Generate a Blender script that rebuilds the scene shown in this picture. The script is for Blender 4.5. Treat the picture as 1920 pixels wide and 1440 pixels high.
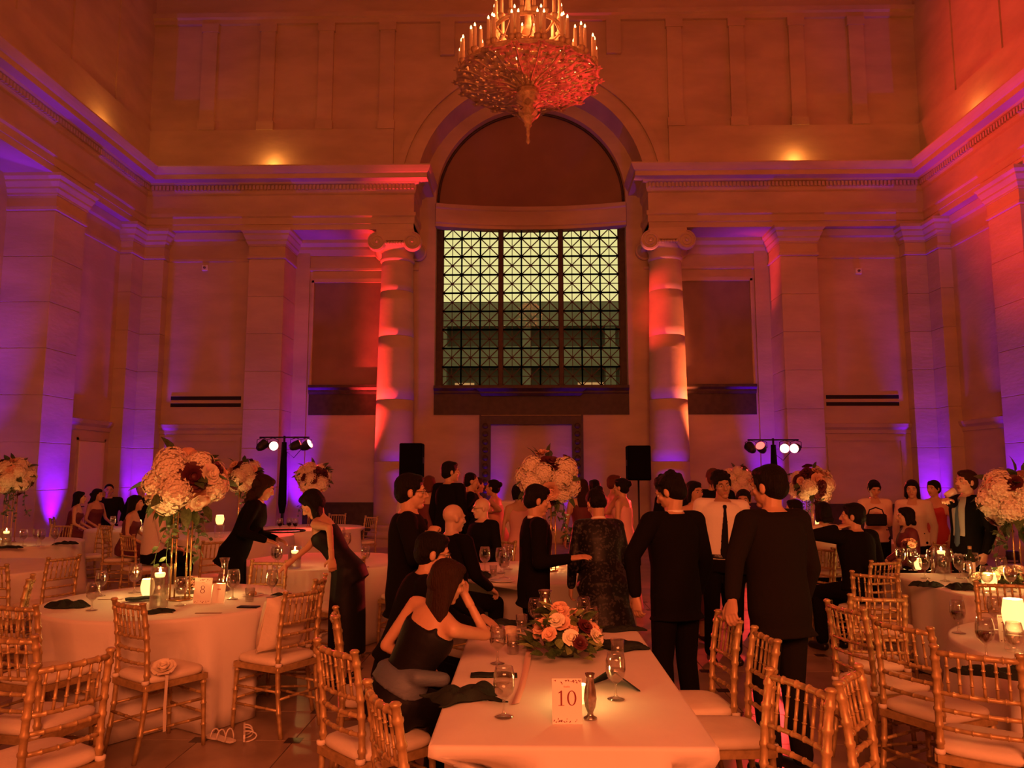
import bpy, math, random
from math import sin, cos, pi, radians, sqrt, atan2, hypot
from mathutils import Vector, Matrix
random.seed(11)
for _o in list(bpy.data.objects): bpy.data.objects.remove(_o)
SC = bpy.context.scene
COL = SC.collection

# ------------------------------------------------------------------ camera
FPX = 1450.0; PITCH = radians(6.65); YAW = radians(1.19); EYE = Vector((-0.08, 0.0, 1.70))
_cd = bpy.data.cameras.new('camera'); CAM = bpy.data.objects.new('camera', _cd); COL.objects.link(CAM)
_cd.sensor_width = 36.0; _cd.lens = FPX / 1920 * 36.0; _cd.clip_start = 0.05; _cd.clip_end = 300
CAM.location = EYE; CAM.rotation_euler = (pi/2 + PITCH, 0, YAW)
SC.camera = CAM

# ------------------------------------------------------------------ view, world
SC.view_settings.view_transform = 'Standard'; SC.view_settings.look = 'None'
SC.view_settings.gamma = 1.0; SC.view_settings.use_curve_mapping = False
SC.view_settings.exposure = 0.0
SC.cycles.max_bounces = 6; SC.cycles.diffuse_bounces = 3; SC.cycles.glossy_bounces = 3
SC.cycles.transmission_bounces = 6; SC.cycles.transparent_max_bounces = 8
SC.cycles.caustics_reflective = False; SC.cycles.caustics_refractive = False
SC.cycles.sample_clamp_indirect = 3.0
W = bpy.data.worlds.new('dusk_sky'); SC.world = W; W.use_nodes = True
_bg = W.node_tree.nodes['Background']
_bg.inputs[0].default_value = (0.92, 0.82, 0.33, 1); _bg.inputs[1].default_value = 1.0

# ------------------------------------------------------------------ lights of the hall and added fill
def lamp(name, kind, loc, energy, color, size=0.1, aim=None, spot=None, blend=0.6, size_y=None, spread=None):
    d = bpy.data.lights.new(name, kind); d.energy = energy; d.color = color
    if kind == 'AREA':
        d.size = size
        if size_y: d.shape = 'RECTANGLE'; d.size_y = size_y
        if spread: d.spread = spread
    else: d.shadow_soft_size = size
    if kind == 'SPOT': d.spot_size = spot; d.spot_blend = blend
    o = bpy.data.objects.new(name, d); COL.objects.link(o); o.location = loc
    if aim is not None:
        o.rotation_euler = (Vector(aim) - Vector(loc)).to_track_quat('-Z', 'Y').to_euler()
    return o
WARM = (1.0, 0.145, 0.06)
CANDLE = (1.0, 0.50, 0.13)
VIOLET = (0.14, 0.0, 1.0)
RED = (1.0, 0.035, 0.03)
# amber light: added ceiling fill, and an unseen broad lamp behind the camera
lamp('ceiling_fill', 'AREA', (0, 8, 14.6), 205, WARM, 12, (0, 8, 0), size_y=14)
lamp('house_light_entrance', 'AREA', (0.6, -4.2, 4.6), 930, (1.0, 0.19, 0.055), 5.0, (0.6, 5.0, 0.6), size_y=2.0)
lamp('chandelier_glow', 'POINT', (0, 10, 7.9), 150, (1.0, 0.21, 0.06), 0.5)

# ------------------------------------------------------------------ pixel helpers (a pixel gives a direction only)
def ray(px, py):
    x = (px-960)/FPX; z = -(py-720)/FPX; y = 1.0
    y, z = y*cos(PITCH) - z*sin(PITCH), y*sin(PITCH) + z*cos(PITCH)
    return Vector((x*cos(YAW) - y*sin(YAW), x*sin(YAW) + y*cos(YAW), z))
def at_z(px, py, z):
    d = ray(px, py); return EYE + d*((z-EYE.z)/d.z)
def at_y(px, py, Y):
    d = ray(px, py); return EYE + d*((Y-EYE.y)/d.y)

# ------------------------------------------------------------------ materials
MATS = {}
def mat(name, col, rough=0.6, metal=0.0, var=0.0, vscale=6.0, bump=0.0, bscale=30.0, emit=None, estr=0.0, trans=0.0, ior=1.45, sheen=0.0, col2=None, spec=None, stretch=None):
    m = bpy.data.materials.new(name); m.use_nodes = True; nt = m.node_tree; b = nt.nodes['Principled BSDF']
    b.inputs['Base Color'].default_value = (*col, 1); b.inputs['Roughness'].default_value = rough
    b.inputs['Metallic'].default_value = metal
    if spec is not None: b.inputs['Specular IOR Level'].default_value = spec
    if sheen: b.inputs['Sheen Weight'].default_value = sheen
    if trans: b.inputs['Transmission Weight'].default_value = trans; b.inputs['IOR'].default_value = ior
    if emit: b.inputs['Emission Color'].default_value = (*emit, 1); b.inputs['Emission Strength'].default_value = estr
    if var or bump or col2:
        tc = nt.nodes.new('ShaderNodeTexCoord'); mp = nt.nodes.new('ShaderNodeMapping')
        nt.links.new(tc.outputs['Object'], mp.inputs['Vector'])
        if stretch: mp.inputs['Scale'].default_value = stretch
        if var or col2:
            n = nt.nodes.new('ShaderNodeTexNoise'); n.inputs['Scale'].default_value = vscale; n.inputs['Detail'].default_value = 5
            nt.links.new(mp.outputs[0], n.inputs['Vector'])
            r = nt.nodes.new('ShaderNodeValToRGB')
            c2 = col2 or tuple(c*(1-var) for c in col)
            c1 = col if col2 else tuple(min(1, c*(1+var*0.4)) for c in col)
            r.color_ramp.elements[0].position = 0.34; r.color_ramp.elements[1].position = 0.66
            r.color_ramp.elements[0].color = (*c2, 1); r.color_ramp.elements[1].color = (*c1, 1)
            nt.links.new(n.outputs['Fac'], r.inputs[0]); nt.links.new(r.outputs[0], b.inputs['Base Color'])
        if bump:
            n2 = nt.nodes.new('ShaderNodeTexNoise'); n2.inputs['Scale'].default_value = bscale; n2.inputs['Detail'].default_value = 4
            nt.links.new(mp.outputs[0], n2.inputs['Vector'])
            bp = nt.nodes.new('ShaderNodeBump'); bp.inputs['Strength'].default_value = bump; bp.inputs['Distance'].default_value = 0.02
            nt.links.new(n2.outputs['Fac'], bp.inputs['Height']); nt.links.new(bp.outputs[0], b.inputs['Normal'])
    MATS[name] = m
    return m
mat('limestone', (0.60, 0.49, 0.33), 0.75, var=0.16, vscale=1.3, bump=0.2, bscale=9, stretch=(0.6, 0.6, 1.6))
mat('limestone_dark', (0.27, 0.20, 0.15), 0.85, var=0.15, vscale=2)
mat('bronze', (0.055, 0.038, 0.028), 0.55, var=0.3, vscale=8)
mat('floor_stone', (0.38, 0.28, 0.20), 0.34, var=0.30, vscale=2.5, bump=0.03, bscale=40)
mat('floor_inset', (0.05, 0.035, 0.03), 0.3)
mat('grout', (0.16, 0.12, 0.09), 0.8)

def thin_glass(name, tint, base=0.05, edge=0.75, rough=0.03):
    # thin-walled glass: clear face on, mirror-like at grazing angles
    m = bpy.data.materials.new(name); m.use_nodes = True; nt = m.node_tree; nt.nodes.clear()
    out = nt.nodes.new('ShaderNodeOutputMaterial'); mx = nt.nodes.new('ShaderNodeMixShader')
    tr = nt.nodes.new('ShaderNodeBsdfTransparent'); tr.inputs[0].default_value = (*tint, 1)
    gl = nt.nodes.new('ShaderNodeBsdfGlossy'); gl.inputs['Roughness'].default_value = rough; gl.inputs[0].default_value = (0.95, 0.93, 0.9, 1)
    lw = nt.nodes.new('ShaderNodeLayerWeight'); lw.inputs[0].default_value = 0.35
    mr = nt.nodes.new('ShaderNodeMapRange'); mr.inputs['To Min'].default_value = base; mr.inputs['To Max'].default_value = edge
    nt.links.new(lw.outputs['Facing'], mr.inputs[0]); nt.links.new(mr.outputs[0], mx.inputs[0])
    nt.links.new(tr.outputs[0], mx.inputs[1]); nt.links.new(gl.outputs[0], mx.inputs[2]); nt.links.new(mx.outputs[0], out.inputs[0])
    MATS[name] = m
thin_glass('window_glass', (0.95, 0.95, 0.93), 0.004, 0.15)

# ------------------------------------------------------------------ mesh helpers
class MB:
    def __init__(s): s.v = []; s.f = []; s.sm = []
    def add(s, vs, fs, smooth=False):
        o = len(s.v); s.v += [tuple(v) for v in vs]
        s.f += [tuple(i+o for i in f) for f in fs]; s.sm += [smooth]*len(fs)
        return s
    def box(s, x0, x1, y0, y1, z0, z1):
        return s.add([(x0,y0,z0),(x1,y0,z0),(x1,y1,z0),(x0,y1,z0),(x0,y0,z1),(x1,y0,z1),(x1,y1,z1),(x0,y1,z1)],
                     [(0,3,2,1),(4,5,6,7),(0,1,5,4),(1,2,6,5),(2,3,7,6),(3,0,4,7)])
    def rbox(s, x0, x1, y0, y1, z0, z1, b=0.01):
        # box with chamfered edges (all 12): 24 verts
        X=(x0,x1);Y=(y0,y1);Z=(z0,z1);vs=[];idx={}
        for i in (0,1):
            for j in (0,1):
                for k in (0,1):
                    sx=b if i==0 else -b; sy=b if j==0 else -b; sz=b if k==0 else -b
                    for a,p in enumerate(((X[i],Y[j]+sy,Z[k]+sz),(X[i]+sx,Y[j],Z[k]+sz),(X[i]+sx,Y[j]+sy,Z[k]))):
                        idx[i,j,k,a]=len(vs); vs.append(p)
        I=lambda *q: idx[q]
        fs=[(I(0,0,0,0),I(0,0,1,0),I(0,1,1,0),I(0,1,0,0)),(I(1,0,0,0),I(1,1,0,0),I(1,1,1,0),I(1,0,1,0)),
            (I(0,0,0,1),I(1,0,0,1),I(1,0,1,1),I(0,0,1,1)),(I(0,1,0,1),I(0,1,1,1),I(1,1,1,1),I(1,1,0,1)),
            (I(0,0,0,2),I(0,1,0,2),I(1,1,0,2),I(1,0,0,2)),(I(0,0,1,2),I(1,0,1,2),I(1,1,1,2),I(0,1,1,2))]
        for i in (0,1):
            for j in (0,1): fs.append((I(i,j,0,0),I(i,j,0,1),I(i,j,1,1),I(i,j,1,0)))
            for k in (0,1): fs.append((I(i,0,k,0),I(i,1,k,0),I(i,1,k,2),I(i,0,k,2)))
        for j in (0,1):
            for k in (0,1): fs.append((I(0,j,k,1),I(0,j,k,2),I(1,j,k,2),I(1,j,k,1)))
        for i in (0,1):
            for j in (0,1):
                for k in (0,1): fs.append((I(i,j,k,0),I(i,j,k,1),I(i,j,k,2)))
        return s.add(vs, fs)
    def lathe(s, prof, n=24, c=(0,0,0), cap=True, axis='z', smooth=True, a0=0.0, a1=None, lobes=0, lobe_amp=0.0):
        full = a1 is None; a1 = 2*pi if full else a1
        m = n if full else n+1; vs = []; fs = []
        for r, z in prof:
            for i in range(m):
                a = a0 + (a1-a0)*i/n; rr = r*(1+lobe_amp*cos(lobes*a)) if lobes else r
                p = (rr*cos(a), rr*sin(a), z)
                if axis == 'y': p = (p[0], p[2], p[1])
                if axis == 'x': p = (p[2], p[0], p[1])
                vs.append((p[0]+c[0], p[1]+c[1], p[2]+c[2]))
        for k in range(len(prof)-1):
            for i in range(n):
                j = (i+1) % m
                fs.append((k*m+i, k*m+j, (k+1)*m+j, (k+1)*m+i))
        if cap and full:
            fs.append(tuple(range(m-1, -1, -1))); fs.append(tuple((len(prof)-1)*m+i for i in range(m)))
        return s.add(vs, fs, smooth)
    def tube(s, pts, rad, n=8, cap=True, smooth=True):
        pts = [Vector(p) for p in pts]; L = len(pts)
        rr = rad if isinstance(rad, (list, tuple)) else [rad]*L
        vs = []; fs = []; u = None
        for i, p in enumerate(pts):
            t = (pts[min(i+1, L-1)] - pts[max(i-1, 0)])
            t = t.normalized() if t.length > 1e-9 else Vector((0,0,1))
            if u is None:
                u = t.orthogonal().normalized()
            else:
                u = u - t*u.dot(t); u = u.normalized() if u.length > 1e-6 else t.orthogonal().normalized()
            w = t.cross(u)
            for k in range(n):
                a = 2*pi*k/n; vs.append(p + (u*cos(a) + w*sin(a))*rr[i])
        for i in range(L-1):
            for k in range(n):
                j = (k+1) % n; fs.append((i*n+k, i*n+j, (i+1)*n+j, (i+1)*n+k))
        if cap: fs.append(tuple(range(n-1,-1,-1))); fs.append(tuple((L-1)*n+k for k in range(n)))
        return s.add(vs, fs, smooth)
    def sweep(s, prof, path, closed=False, flip=False):
        # prof: (out, z) pairs; path: (x, y); out is to the right of travel
        P = [Vector((p[0], p[1])) for p in path]; n = len(P); vs = []; fs = []; m = len(prof)
        for i, p in enumerate(P):
            a = P[i-1] if (i > 0 or closed) else None; b = P[(i+1) % n] if (i < n-1 or closed) else None
            d1 = (p-a).normalized() if a is not None else None; d2 = (b-p).normalized() if b is not None else None
            d1 = d1 or d2; d2 = d2 or d1
            n1 = Vector((d1.y, -d1.x)); n2 = Vector((d2.y, -d2.x))
            mt = (n1+n2); mt = mt/ max(1e-6, (1+n1.dot(n2)))
            for o, z in prof: q = p + mt*o; vs.append((q.x, q.y, z))
        for i in range(n if closed else n-1):
            j = (i+1) % n
            for k in range(m-1): fs.append((i*m+k, j*m+k, j*m+k+1, i*m+k+1))
        if not closed:
            fs.append(tuple(range(m))); fs.append(tuple((n-1)*m+k for k in range(m-1,-1,-1)))
        return s.add(vs, fs)
    def prism(s, poly, y0, y1):
        # poly in x,z extruded along y
        n = len(poly); vs = [(x,y0,z) for x,z in poly] + [(x,y1,z) for x,z in poly]
        fs = [tuple(range(n)), tuple(range(2*n-1,n-1,-1))] + [(i,i+n,(i+1)%n+n,(i+1)%n) for i in range(n)]
        return s.add(vs, fs)
    def bar(s, a, b, w, d, up=(0,1,0)):
        # rectangular bar from a to b, width w, depth d along 'up'
        a = Vector(a); b = Vector(b); t = (b-a).normalized(); u = Vector(up); sd = t.cross(u).normalized(); u = sd.cross(t)
        vs = []
        for p in (a, b):
            for i, j in ((-1,-1),(1,-1),(1,1),(-1,1)): vs.append(p + sd*(w/2*i) + u*(d/2*j))
        return s.add(vs, [(3,2,1,0),(4,5,6,7),(0,1,5,4),(1,2,6,5),(2,3,7,6),(3,0,4,7)])
    def mesh(s, name, m=None):
        me = bpy.data.meshes.new(name); me.from_pydata(s.v, [], s.f)
        if any(s.sm): me.polygons.foreach_set('use_smooth', s.sm)
        if m: me.materials.append(MATS[m] if isinstance(m, str) else m)
        me.update(); return me
    def build(s, name, m, parent=None, loc=None, rot=None):
        return inst(name, s.mesh(name, m), parent, loc, rot)
def inst(name, me, parent=None, loc=None, rot=None, scale=None):
    o = bpy.data.objects.new(name, me); COL.objects.link(o)
    if parent is not None: o.parent = parent
    if loc is not None: o.location = loc
    if rot is not None: o.rotation_euler = rot
    if scale is not None: o.scale = scale if not isinstance(scale, (int, float)) else (scale,)*3
    return o
def tag(o, label=None, cat=None, group=None, kind=None):
    if label: o['label'] = label
    if cat: o['category'] = cat
    if group: o['group'] = group
    if kind: o['kind'] = kind
    return o
def thing(name, label, cat, loc=(0,0,0), rotz=0.0, group=None, kind=None):
    o = bpy.data.objects.new(name, None); COL.objects.link(o); o.empty_display_size = 0.1
    o.location = loc; o.rotation_euler = (0, 0, rotz)
    return tag(o, label, cat, group, kind)
def struct(name, mb, m, label=None, parent=None):
    o = mb.build(name, m, parent)
    if parent is None:
        o['kind'] = 'structure'
        if label: o['label'] = label; o['category'] = name.split('_')[0]
    return o
# ================================================================== the hall
XW = 9.6; XB = 9.9; YB = 18.5; YBAY = 18.78; YC = 19.5; XR = 10.6; YF = -5.0; ZC = 15.2
OPEN = 2.9
floor_o = struct('floor', MB().box(-11, 11, YF, 20.4, -0.25, -0.012), 'grout', 'polished tan stone floor of the hall')
# stone floor tiles with small dark corner insets
TS = 0.61
tile_me = MB().rbox(-TS/2+0.003, TS/2-0.003, -TS/2+0.003, TS/2-0.003, -0.03, 0.0, 0.002).mesh('floor_tile', 'floor_stone')
inset_me = MB().rbox(-0.052, 0.052, -0.052, 0.052, -0.03, 0.0008, 0.0005).mesh('floor_inset', 'floor_inset')
_ox, _oy = 1.46, 5.17
FX0 = _ox % TS; FY0 = _oy % TS
nx0, nx1, ny0, ny1 = -8, 8, 5, 20
for i in range(nx0, nx1):
    for j in range(ny0, ny1):
        inst('floor_tile', tile_me, floor_o, (FX0 + (i+0.5)*TS, FY0 + (j+0.5)*TS, 0))
for i in range(nx0, nx1+1):
    for j in range(ny0, ny1+1):
        inst('floor_inset', inset_me, floor_o, (FX0 + i*TS, FY0 + j*TS, 0))
xa, xb = FX0+nx0*TS, FX0+nx1*TS; ya, yb = FY0+ny0*TS, FY0+ny1*TS
far = MB()
for (a, b, c, d) in ((-11, xa, YF, 20.4), (xb, 11, YF, 20.4), (xa, xb, YF, ya), (xa, xb, yb, 20.4)):
    far.box(a, b, c, d, -0.03, -0.0)
far.build('floor_margin', 'floor_stone', floor_o)
struct('ceiling', MB().box(-11, 11, YF, 20.2, ZC, ZC+0.3), 'limestone', 'stone coloured ceiling high above the chandelier')
struct('wall_front', MB().box(-11, 11, YF-0.3, YF, -0.25, ZC+0.3), 'limestone', 'entrance end wall of the hall')

ENT = [(-0.05,7.72),(0,7.72),(0,7.86),(0.02,7.865),(0.02,8.02),(0.055,8.06),(0.055,8.14),(-0.02,8.15),(-0.02,8.60),(0.03,8.64),(0.05,8.70),
       (0.06,8.71),(0.06,8.84),(0.13,8.86),(0.15,8.90),(0.36,8.91),(0.36,9.03),(0.39,9.05),(0.43,9.12),(0.46,9.19),(0.46,9.22),(-0.05,9.24)]
CAP = [(-0.02,6.98),(0.035,7.0),(0.035,7.06),(0.008,7.08),(0.008,7.30),(0.03,7.31),(0.03,7.35),(0.07,7.42),(0.07,7.46),(0.12,7.56),(0.12,7.60),(0.17,7.66),(0.17,7.73),(-0.05,7.73)]
def arch_wall(mb, R, zc, half, z0, z1, y0, y1, nseg=40):
    # plate with a round-headed opening; opening runs down to z0
    fr = []; 
    for (y, sgn) in ((y0, 1), (y1, -1)):
        for s in (-1, 1):
            q = [(s*half, y, z0), (s*R, y, z0), (s*R, y, zc), (s*half, y, zc)]
            if z0 < zc-1e-6: mb.add(q, [(0,1,2,3) if s*sgn < 0 else (3,2,1,0)])
            q = [(s*half, y, zc), (s*R, y, zc), (s*R, y, z1), (s*half, y, z1)]
            mb.add(q, [(0,1,2,3) if s*sgn < 0 else (3,2,1,0)])
        for k in range(nseg):
            a, b = pi*k/nseg, pi*(k+1)/nseg
            q = [(R*cos(a), y, zc+R*sin(a)), (R*cos(b), y, zc+R*sin(b)), (R*cos(b), y, z1), (R*cos(a), y, z1)]
            mb.add(q, [(3,2,1,0) if sgn > 0 else (0,1,2,3)])
    for k in range(nseg):
        a, b = pi*k/nseg, pi*(k+1)/nseg
        mb.add([(R*cos(a), y0, zc+R*sin(a)), (R*cos(b), y0, zc+R*sin(b)), (R*cos(b), y1, zc+R*sin(b)), (R*cos(a), y1, zc+R*sin(a))], [(0,1,2,3)], True)
    if z0 < zc-1e-6:
        for s in (-1, 1):
            mb.add([(s*R, y0, z0), (s*R, y1, z0), (s*R, y1, zc), (s*R, y0, zc)], [(0,1,2,3) if s < 0 else (3,2,1,0)])
    return mb

# ---- back wall
PIL = []
wb = thing('wall_back', 'limestone end wall with columns and a tall arched window', 'wall', (0,0,0), kind='structure')
# attic storey with the great arch
arch_wall(MB(), 2.87, 8.75, 11, 9.0, ZC, 18.62, 19.5).build('attic_wall', 'limestone', wb)
mb = MB()
for (ra, rb, yy) in ((2.87, 3.18, 18.585), (3.24, 3.42, 18.555)):
    n = 48
    for k in range(n):
        a, b = pi*k/n, pi*(k+1)/n
        vs = [(r*cos(t), y, 8.75+r*sin(t)) for t in (a, b) for (r, y) in ((ra, 18.625), (ra, yy), (rb, yy), (rb, 18.625))]
        mb.add(vs, [(0,1,5,4),(1,2,6,5),(2,3,7,6)])
mb.build('archivolt', 'limestone', wb)
for s in (-1, 1):
    x0, x1 = sorted((s*3.45, s*9.9))
    MB().box(x0, x1, 18.52, 18.7, 9.2, 10.34).build('attic_plinth', 'limestone', wb)
    for k, x in enumerate((8.4, 6.9, 5.4, 3.83)):
        z0 = 10.34
        a, b = sorted((s*x, s*(x-0.37)))
        st = MB().box(a, b, 18.525, 18.66, z0, 13.2).build('attic_strip', 'limestone', wb)
        MB().box(a-0.03, b+0.03, 18.49, 18.66, z0, z0+0.22).build('strip_base', 'limestone', st)
        MB().box(a-0.03, b+0.03, 18.50, 18.66, 12.98, 13.2).build('strip_cap', 'limestone', st)
for x in (-2.3, -0.75, 0.38, 1.93):
    MB().box(x, x+0.37, 18.525, 18.66, 12.3, 13.2).build('attic_strip', 'limestone', wb)
MB().sweep([(-0.02,13.2),(0.06,13.21),(0.06,13.32),(0.12,13.36),(0.12,13.48),(-0.02,13.5)], [(-9.72,18.6),(9.72,18.6)]).build('attic_rail', 'limestone', wb)
# recessed screen wall behind the columns
sc_ = arch_wall(MB(), 2.47, 8.85, 6.1, 3.19, 12.2, YC, YC+0.5)
sc_.box(-6.1, -1.28, YC, YC+0.5, 0, 3.19).box(1.28, 6.1, YC, YC+0.5, 0, 3.19).box(-1.28, 1.28, YC, YC+0.5, 3.10, 3.19)
sc_.build('screen_wall', 'limestone', wb)
for s in (-1, 1):
    sx = lambda a, b: sorted((s*a, s*b))
    # wall bays and pilasters
    a, b = sx(6.9, 11); MB().box(a, b, YBAY, YC+0.5, 0, 9.0).build('bay_wall', 'limestone', wb)
    a, b = sx(6.08, 6.97); p = MB().box(a+0.014, b-0.014, YB+0.014, YC+0.02, 0, 7.75).build('pilaster', 'limestone', wb); PIL.append((p, a, b, YB, YC))
    path = [(a, YBAY+0.02),(a, YB),(b, YB),(b, YC)] if s < 0 else [(a, YC),(a, YB),(b, YB),(b, YBAY+0.02)]
    MB().sweep(CAP, path).build('capital', 'limestone', p)
    MB().sweep([(0.0,0.0),(0.1,0.0),(0.1,0.35),(0.05,0.42),(0.0,0.45)], path).build('pilaster_base', 'limestone', p)
    a, b = sx(9.1, 11); p = MB().box(a+0.014, b-0.014, YB+0.014, YBAY+0.1, 0, 7.75).build('corner_pilaster', 'limestone', wb); PIL.append((p, a, b, YB, YBAY+0.1))
    pth = [(-XB,17.95),(-XW,17.95),(-XW,YB),(-9.1,YB),(-9.1,YBAY+.02)]
    if s > 0: pth = [(-x, y) for x, y in reversed(pth)]
    MB().sweep(CAP, pth).build('capital', 'limestone', p)
    # thin slim pilaster of the screen wall
    a, b = sx(5.72, 6.1); p = MB().box(a, b, YC-0.06, YC+0.01, 0, 7.6).build('slim_pilaster', 'limestone', wb)
    # mouldings across the screen bay
    a, b = sx(2.9, 6.08)
    MB().sweep([(-0.01,6.92),(0.05,6.94),(0.05,7.0),(-0.01,7.02)], [(a, YC),(b, YC)]).build('string_course', 'limestone', wb)
    MB().sweep([(-0.01,7.3),(0.04,7.34),(0.09,7.48),(0.09,7.55),(0.16,7.64),(0.16,7.73),(-0.01,7.73)], [(a, YC),(b, YC)]).build('screen_cornice', 'limestone', wb)
    a, b = sx(6.97, 9.1)
    MB().sweep([(-0.01,6.98),(0.03,7.0),(0.03,7.06),(-0.01,7.08)], [(a, YBAY),(b, YBAY)]).build('string_course', 'limestone', wb)
    MB().sweep([(-0.01,7.52),(0.06,7.56),(0.09,7.72),(-0.01,7.73)], [(a, YBAY),(b, YBAY)]).build('bay_cornice', 'limestone', wb)
    MB().sweep([(-0.01,2.66),(0.03,2.68),(0.03,2.76),(0.09,2.82),(0.11,2.9),(-0.01,2.93)], [(a, YBAY),(b, YBAY)]).build('wainscot_cap', 'limestone', wb)
    a, b = sx(7.1, 8.95)
    fr = MB().box(a, a+0.1, YBAY-0.03, YBAY+.01, 0.3, 2.6).box(b-0.1, b, YBAY-0.03, YBAY+.01, 0.3, 2.6).box(a+0.1, b-0.1, YBAY-0.03, YBAY+.01, 2.5, 2.6)
    fr.build('wainscot_frame', 'limestone', wb)
    # dark recessed panel with bronze spandrel below
    a, b = sx(3.35, 5.66)
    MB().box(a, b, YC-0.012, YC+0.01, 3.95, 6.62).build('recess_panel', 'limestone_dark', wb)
    fr = MB()
    fr.box(a-0.0, a+0.06, YC-0.05, YC, 3.95, 6.68).box(b-0.06, b, YC-0.05, YC, 3.95, 6.68).box(a, b, YC-0.05, YC, 6.62, 6.72)
    fr.build('panel_moulding', 'limestone', wb)
    sp = MB().box(a, b, YC-0.03, YC+0.01, 3.19, 3.72).build('spandrel', 'bronze', wb)
    MB().sweep([(0,3.72),(0.03,3.72),(0.05,3.78),(0.05,3.82),(0.11,3.88),(0.11,3.95),(0,3.96)], [(a, YC-0.03),(b, YC-0.03)]).build('spandrel_cornice', 'bronze', sp)
    # entablature over the screen
    a, b = sx(OPEN, 11); MB().box(a, b, YB+0.01, YC+0.02, 7.725, 9.2).build('entablature_block', 'limestone', wb)
    path = [(-XW, YF),(-XW, YB),(-OPEN, YB),(-OPEN, YC+0.02)]
    if s > 0: path = [(-x, y) for x, y in reversed(path)]
    e = MB().sweep(ENT, path).build('entablature', 'limestone', wb)
    d = MB()
    n = int((XW-0.1-OPEN)/0.094)
    for k in range(n):
        x = s*(OPEN-0.05 + 0.05 + k*0.094); d.box(min(x, x+s*0.055), max(x, x+s*0.055), YB-0.115, YB-0.055, 8.725, 8.835)
    n = int((YB-0.1-4)/0.094)
    for k in range(n):
        y = YB-0.12-k*0.094; xx = sorted((s*(XW-0.055), s*(XW-0.115))); d.box(xx[0], xx[1], y-0.055, y, 8.725, 8.835)
    tag(d.build('dentil_course', 'limestone', e), kind='stuff')
def courses(par, x0, x1, y0, y1, z0=0.46, z1=6.97, n=7):
    # stone courses laid on a slightly smaller core, joints recessed
    hgt = (z1-z0)/n
    for k in range(n): MB().rbox(x0, x1, y0, y1, z0+k*hgt+0.005, z0+(k+1)*hgt-0.005, 0.006).build('stone_block', 'limestone', par)
# ---- side walls
for s, nm in ((-1, 'left'), (1, 'right')):
    w = thing('wall_'+nm, 'limestone side wall with a deep pier and a high cornice' + (' washed in red light' if s > 0 else ' washed in violet light'), 'wall', (0,0,0), kind='structure')
    sx = lambda a, b: sorted((s*a, s*b))
    a, b = sx(XB, 11); MB().box(a, b, 15.5, 18.7, 0, 9.0).build('bay_wall', 'limestone', w)
    a, b = sx(XW, 11); p = MB().box(a+0.014, b-0.014, 14.914, 15.936, 0, 7.75).build('pier', 'limestone', w); courses(p, a, b, 14.9, 15.95)
    p = MB().box(a+0.014, b-0.014, 17.964, 18.6, 0, 7.75).build('corner_pilaster', 'limestone', w); courses(p, a, b, 17.95, 18.49)
    pth = [(-XR,14.9),(-XW,14.9),(-XW,15.95),(-XB,15.95)]
    if s > 0: pth = [(-x, y) for x, y in reversed(pth)]
    MB().sweep(CAP, pth).build('capital', 'limestone', w)
    a, b = sx(XR, 11.2); MB().box(a, b, YF, 15.0, 0, 9.0).build('recess_wall', 'limestone', w)
    a, b = sx(XW+0.01, 11.2); MB().box(a, b, YF, 18.6, 7.725, 9.2).build('entablature_block', 'limestone', w)
    a, b = sx(9.7, 11.2); MB().box(a, b, YF, 19.0, 9.1, ZC).build('attic_wall', 'limestone', w)
    a, b = sx(9.62, 9.75); MB().box(a, b, YF, 18.55, 9.2, 10.34).build('attic_plinth', 'limestone', w)
    for k in range(6):
        y = 17.3 - k*1.75; a, b = sx(9.66, 9.75)
        MB().box(a, b, y-0.37, y, 10.34, 13.2).build('attic_strip', 'limestone', w)
    pw = [(-XB, 15.95), (-XB, 17.95)]
    if s > 0: pw = [(-x, y) for x, y in reversed(pw)]
    for nm2, pr in (('wainscot_cap', [(-0.01,2.66),(0.03,2.68),(0.03,2.76),(0.09,2.82),(0.11,2.9),(-0.01,2.93)]), ('string_course', [(-0.01,6.98),(0.03,7.0),(0.03,7.06),(-0.01,7.08)]), ('bay_cornice', [(-0.01,7.52),(0.06,7.56),(0.09,7.72),(-0.01,7.73)])):
        MB().sweep(pr, pw).build(nm2, 'limestone', w)
    pw = [(-XR, YF), (-XR, 14.9)]
    if s > 0: pw = [(-x, y) for x, y in reversed(pw)]
    MB().sweep([(-0.01,2.66),(0.03,2.68),(0.03,2.76),(0.09,2.82),(0.11,2.9),(-0.01,2.93)], pw).build('wainscot_cap', 'limestone', w)
for (p, a, b, y0, y1) in PIL: courses(p, a, b, y0, y1)
# pale door leaf on the left side wall
mat('door_paint', (0.80, 0.66, 0.52), 0.6)
dr = thing('door_2', 'pale flat door in the side wall beyond the seated guests', 'door', (-XB, 0, 0), kind='structure')
dr_me = MB().rbox(0.0, 0.04, 16.72, 17.72, 0.02, 2.42, 0.008).build('leaf', 'door_paint', dr)
MB().box(0.0, 0.02, 16.65, 16.71, 0, 2.5).box(0.0, 0.02, 17.73, 17.79, 0, 2.5).box(0.0, 0.02, 16.65, 17.79, 2.44, 2.5).build('door_frame', 'limestone', dr)
MB().tube([(0.04,16.82,1.0),(0.09,16.82,1.0),(0.09,16.94,1.0)], 0.011, 8).build('handle', 'bronze', dr)

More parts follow.
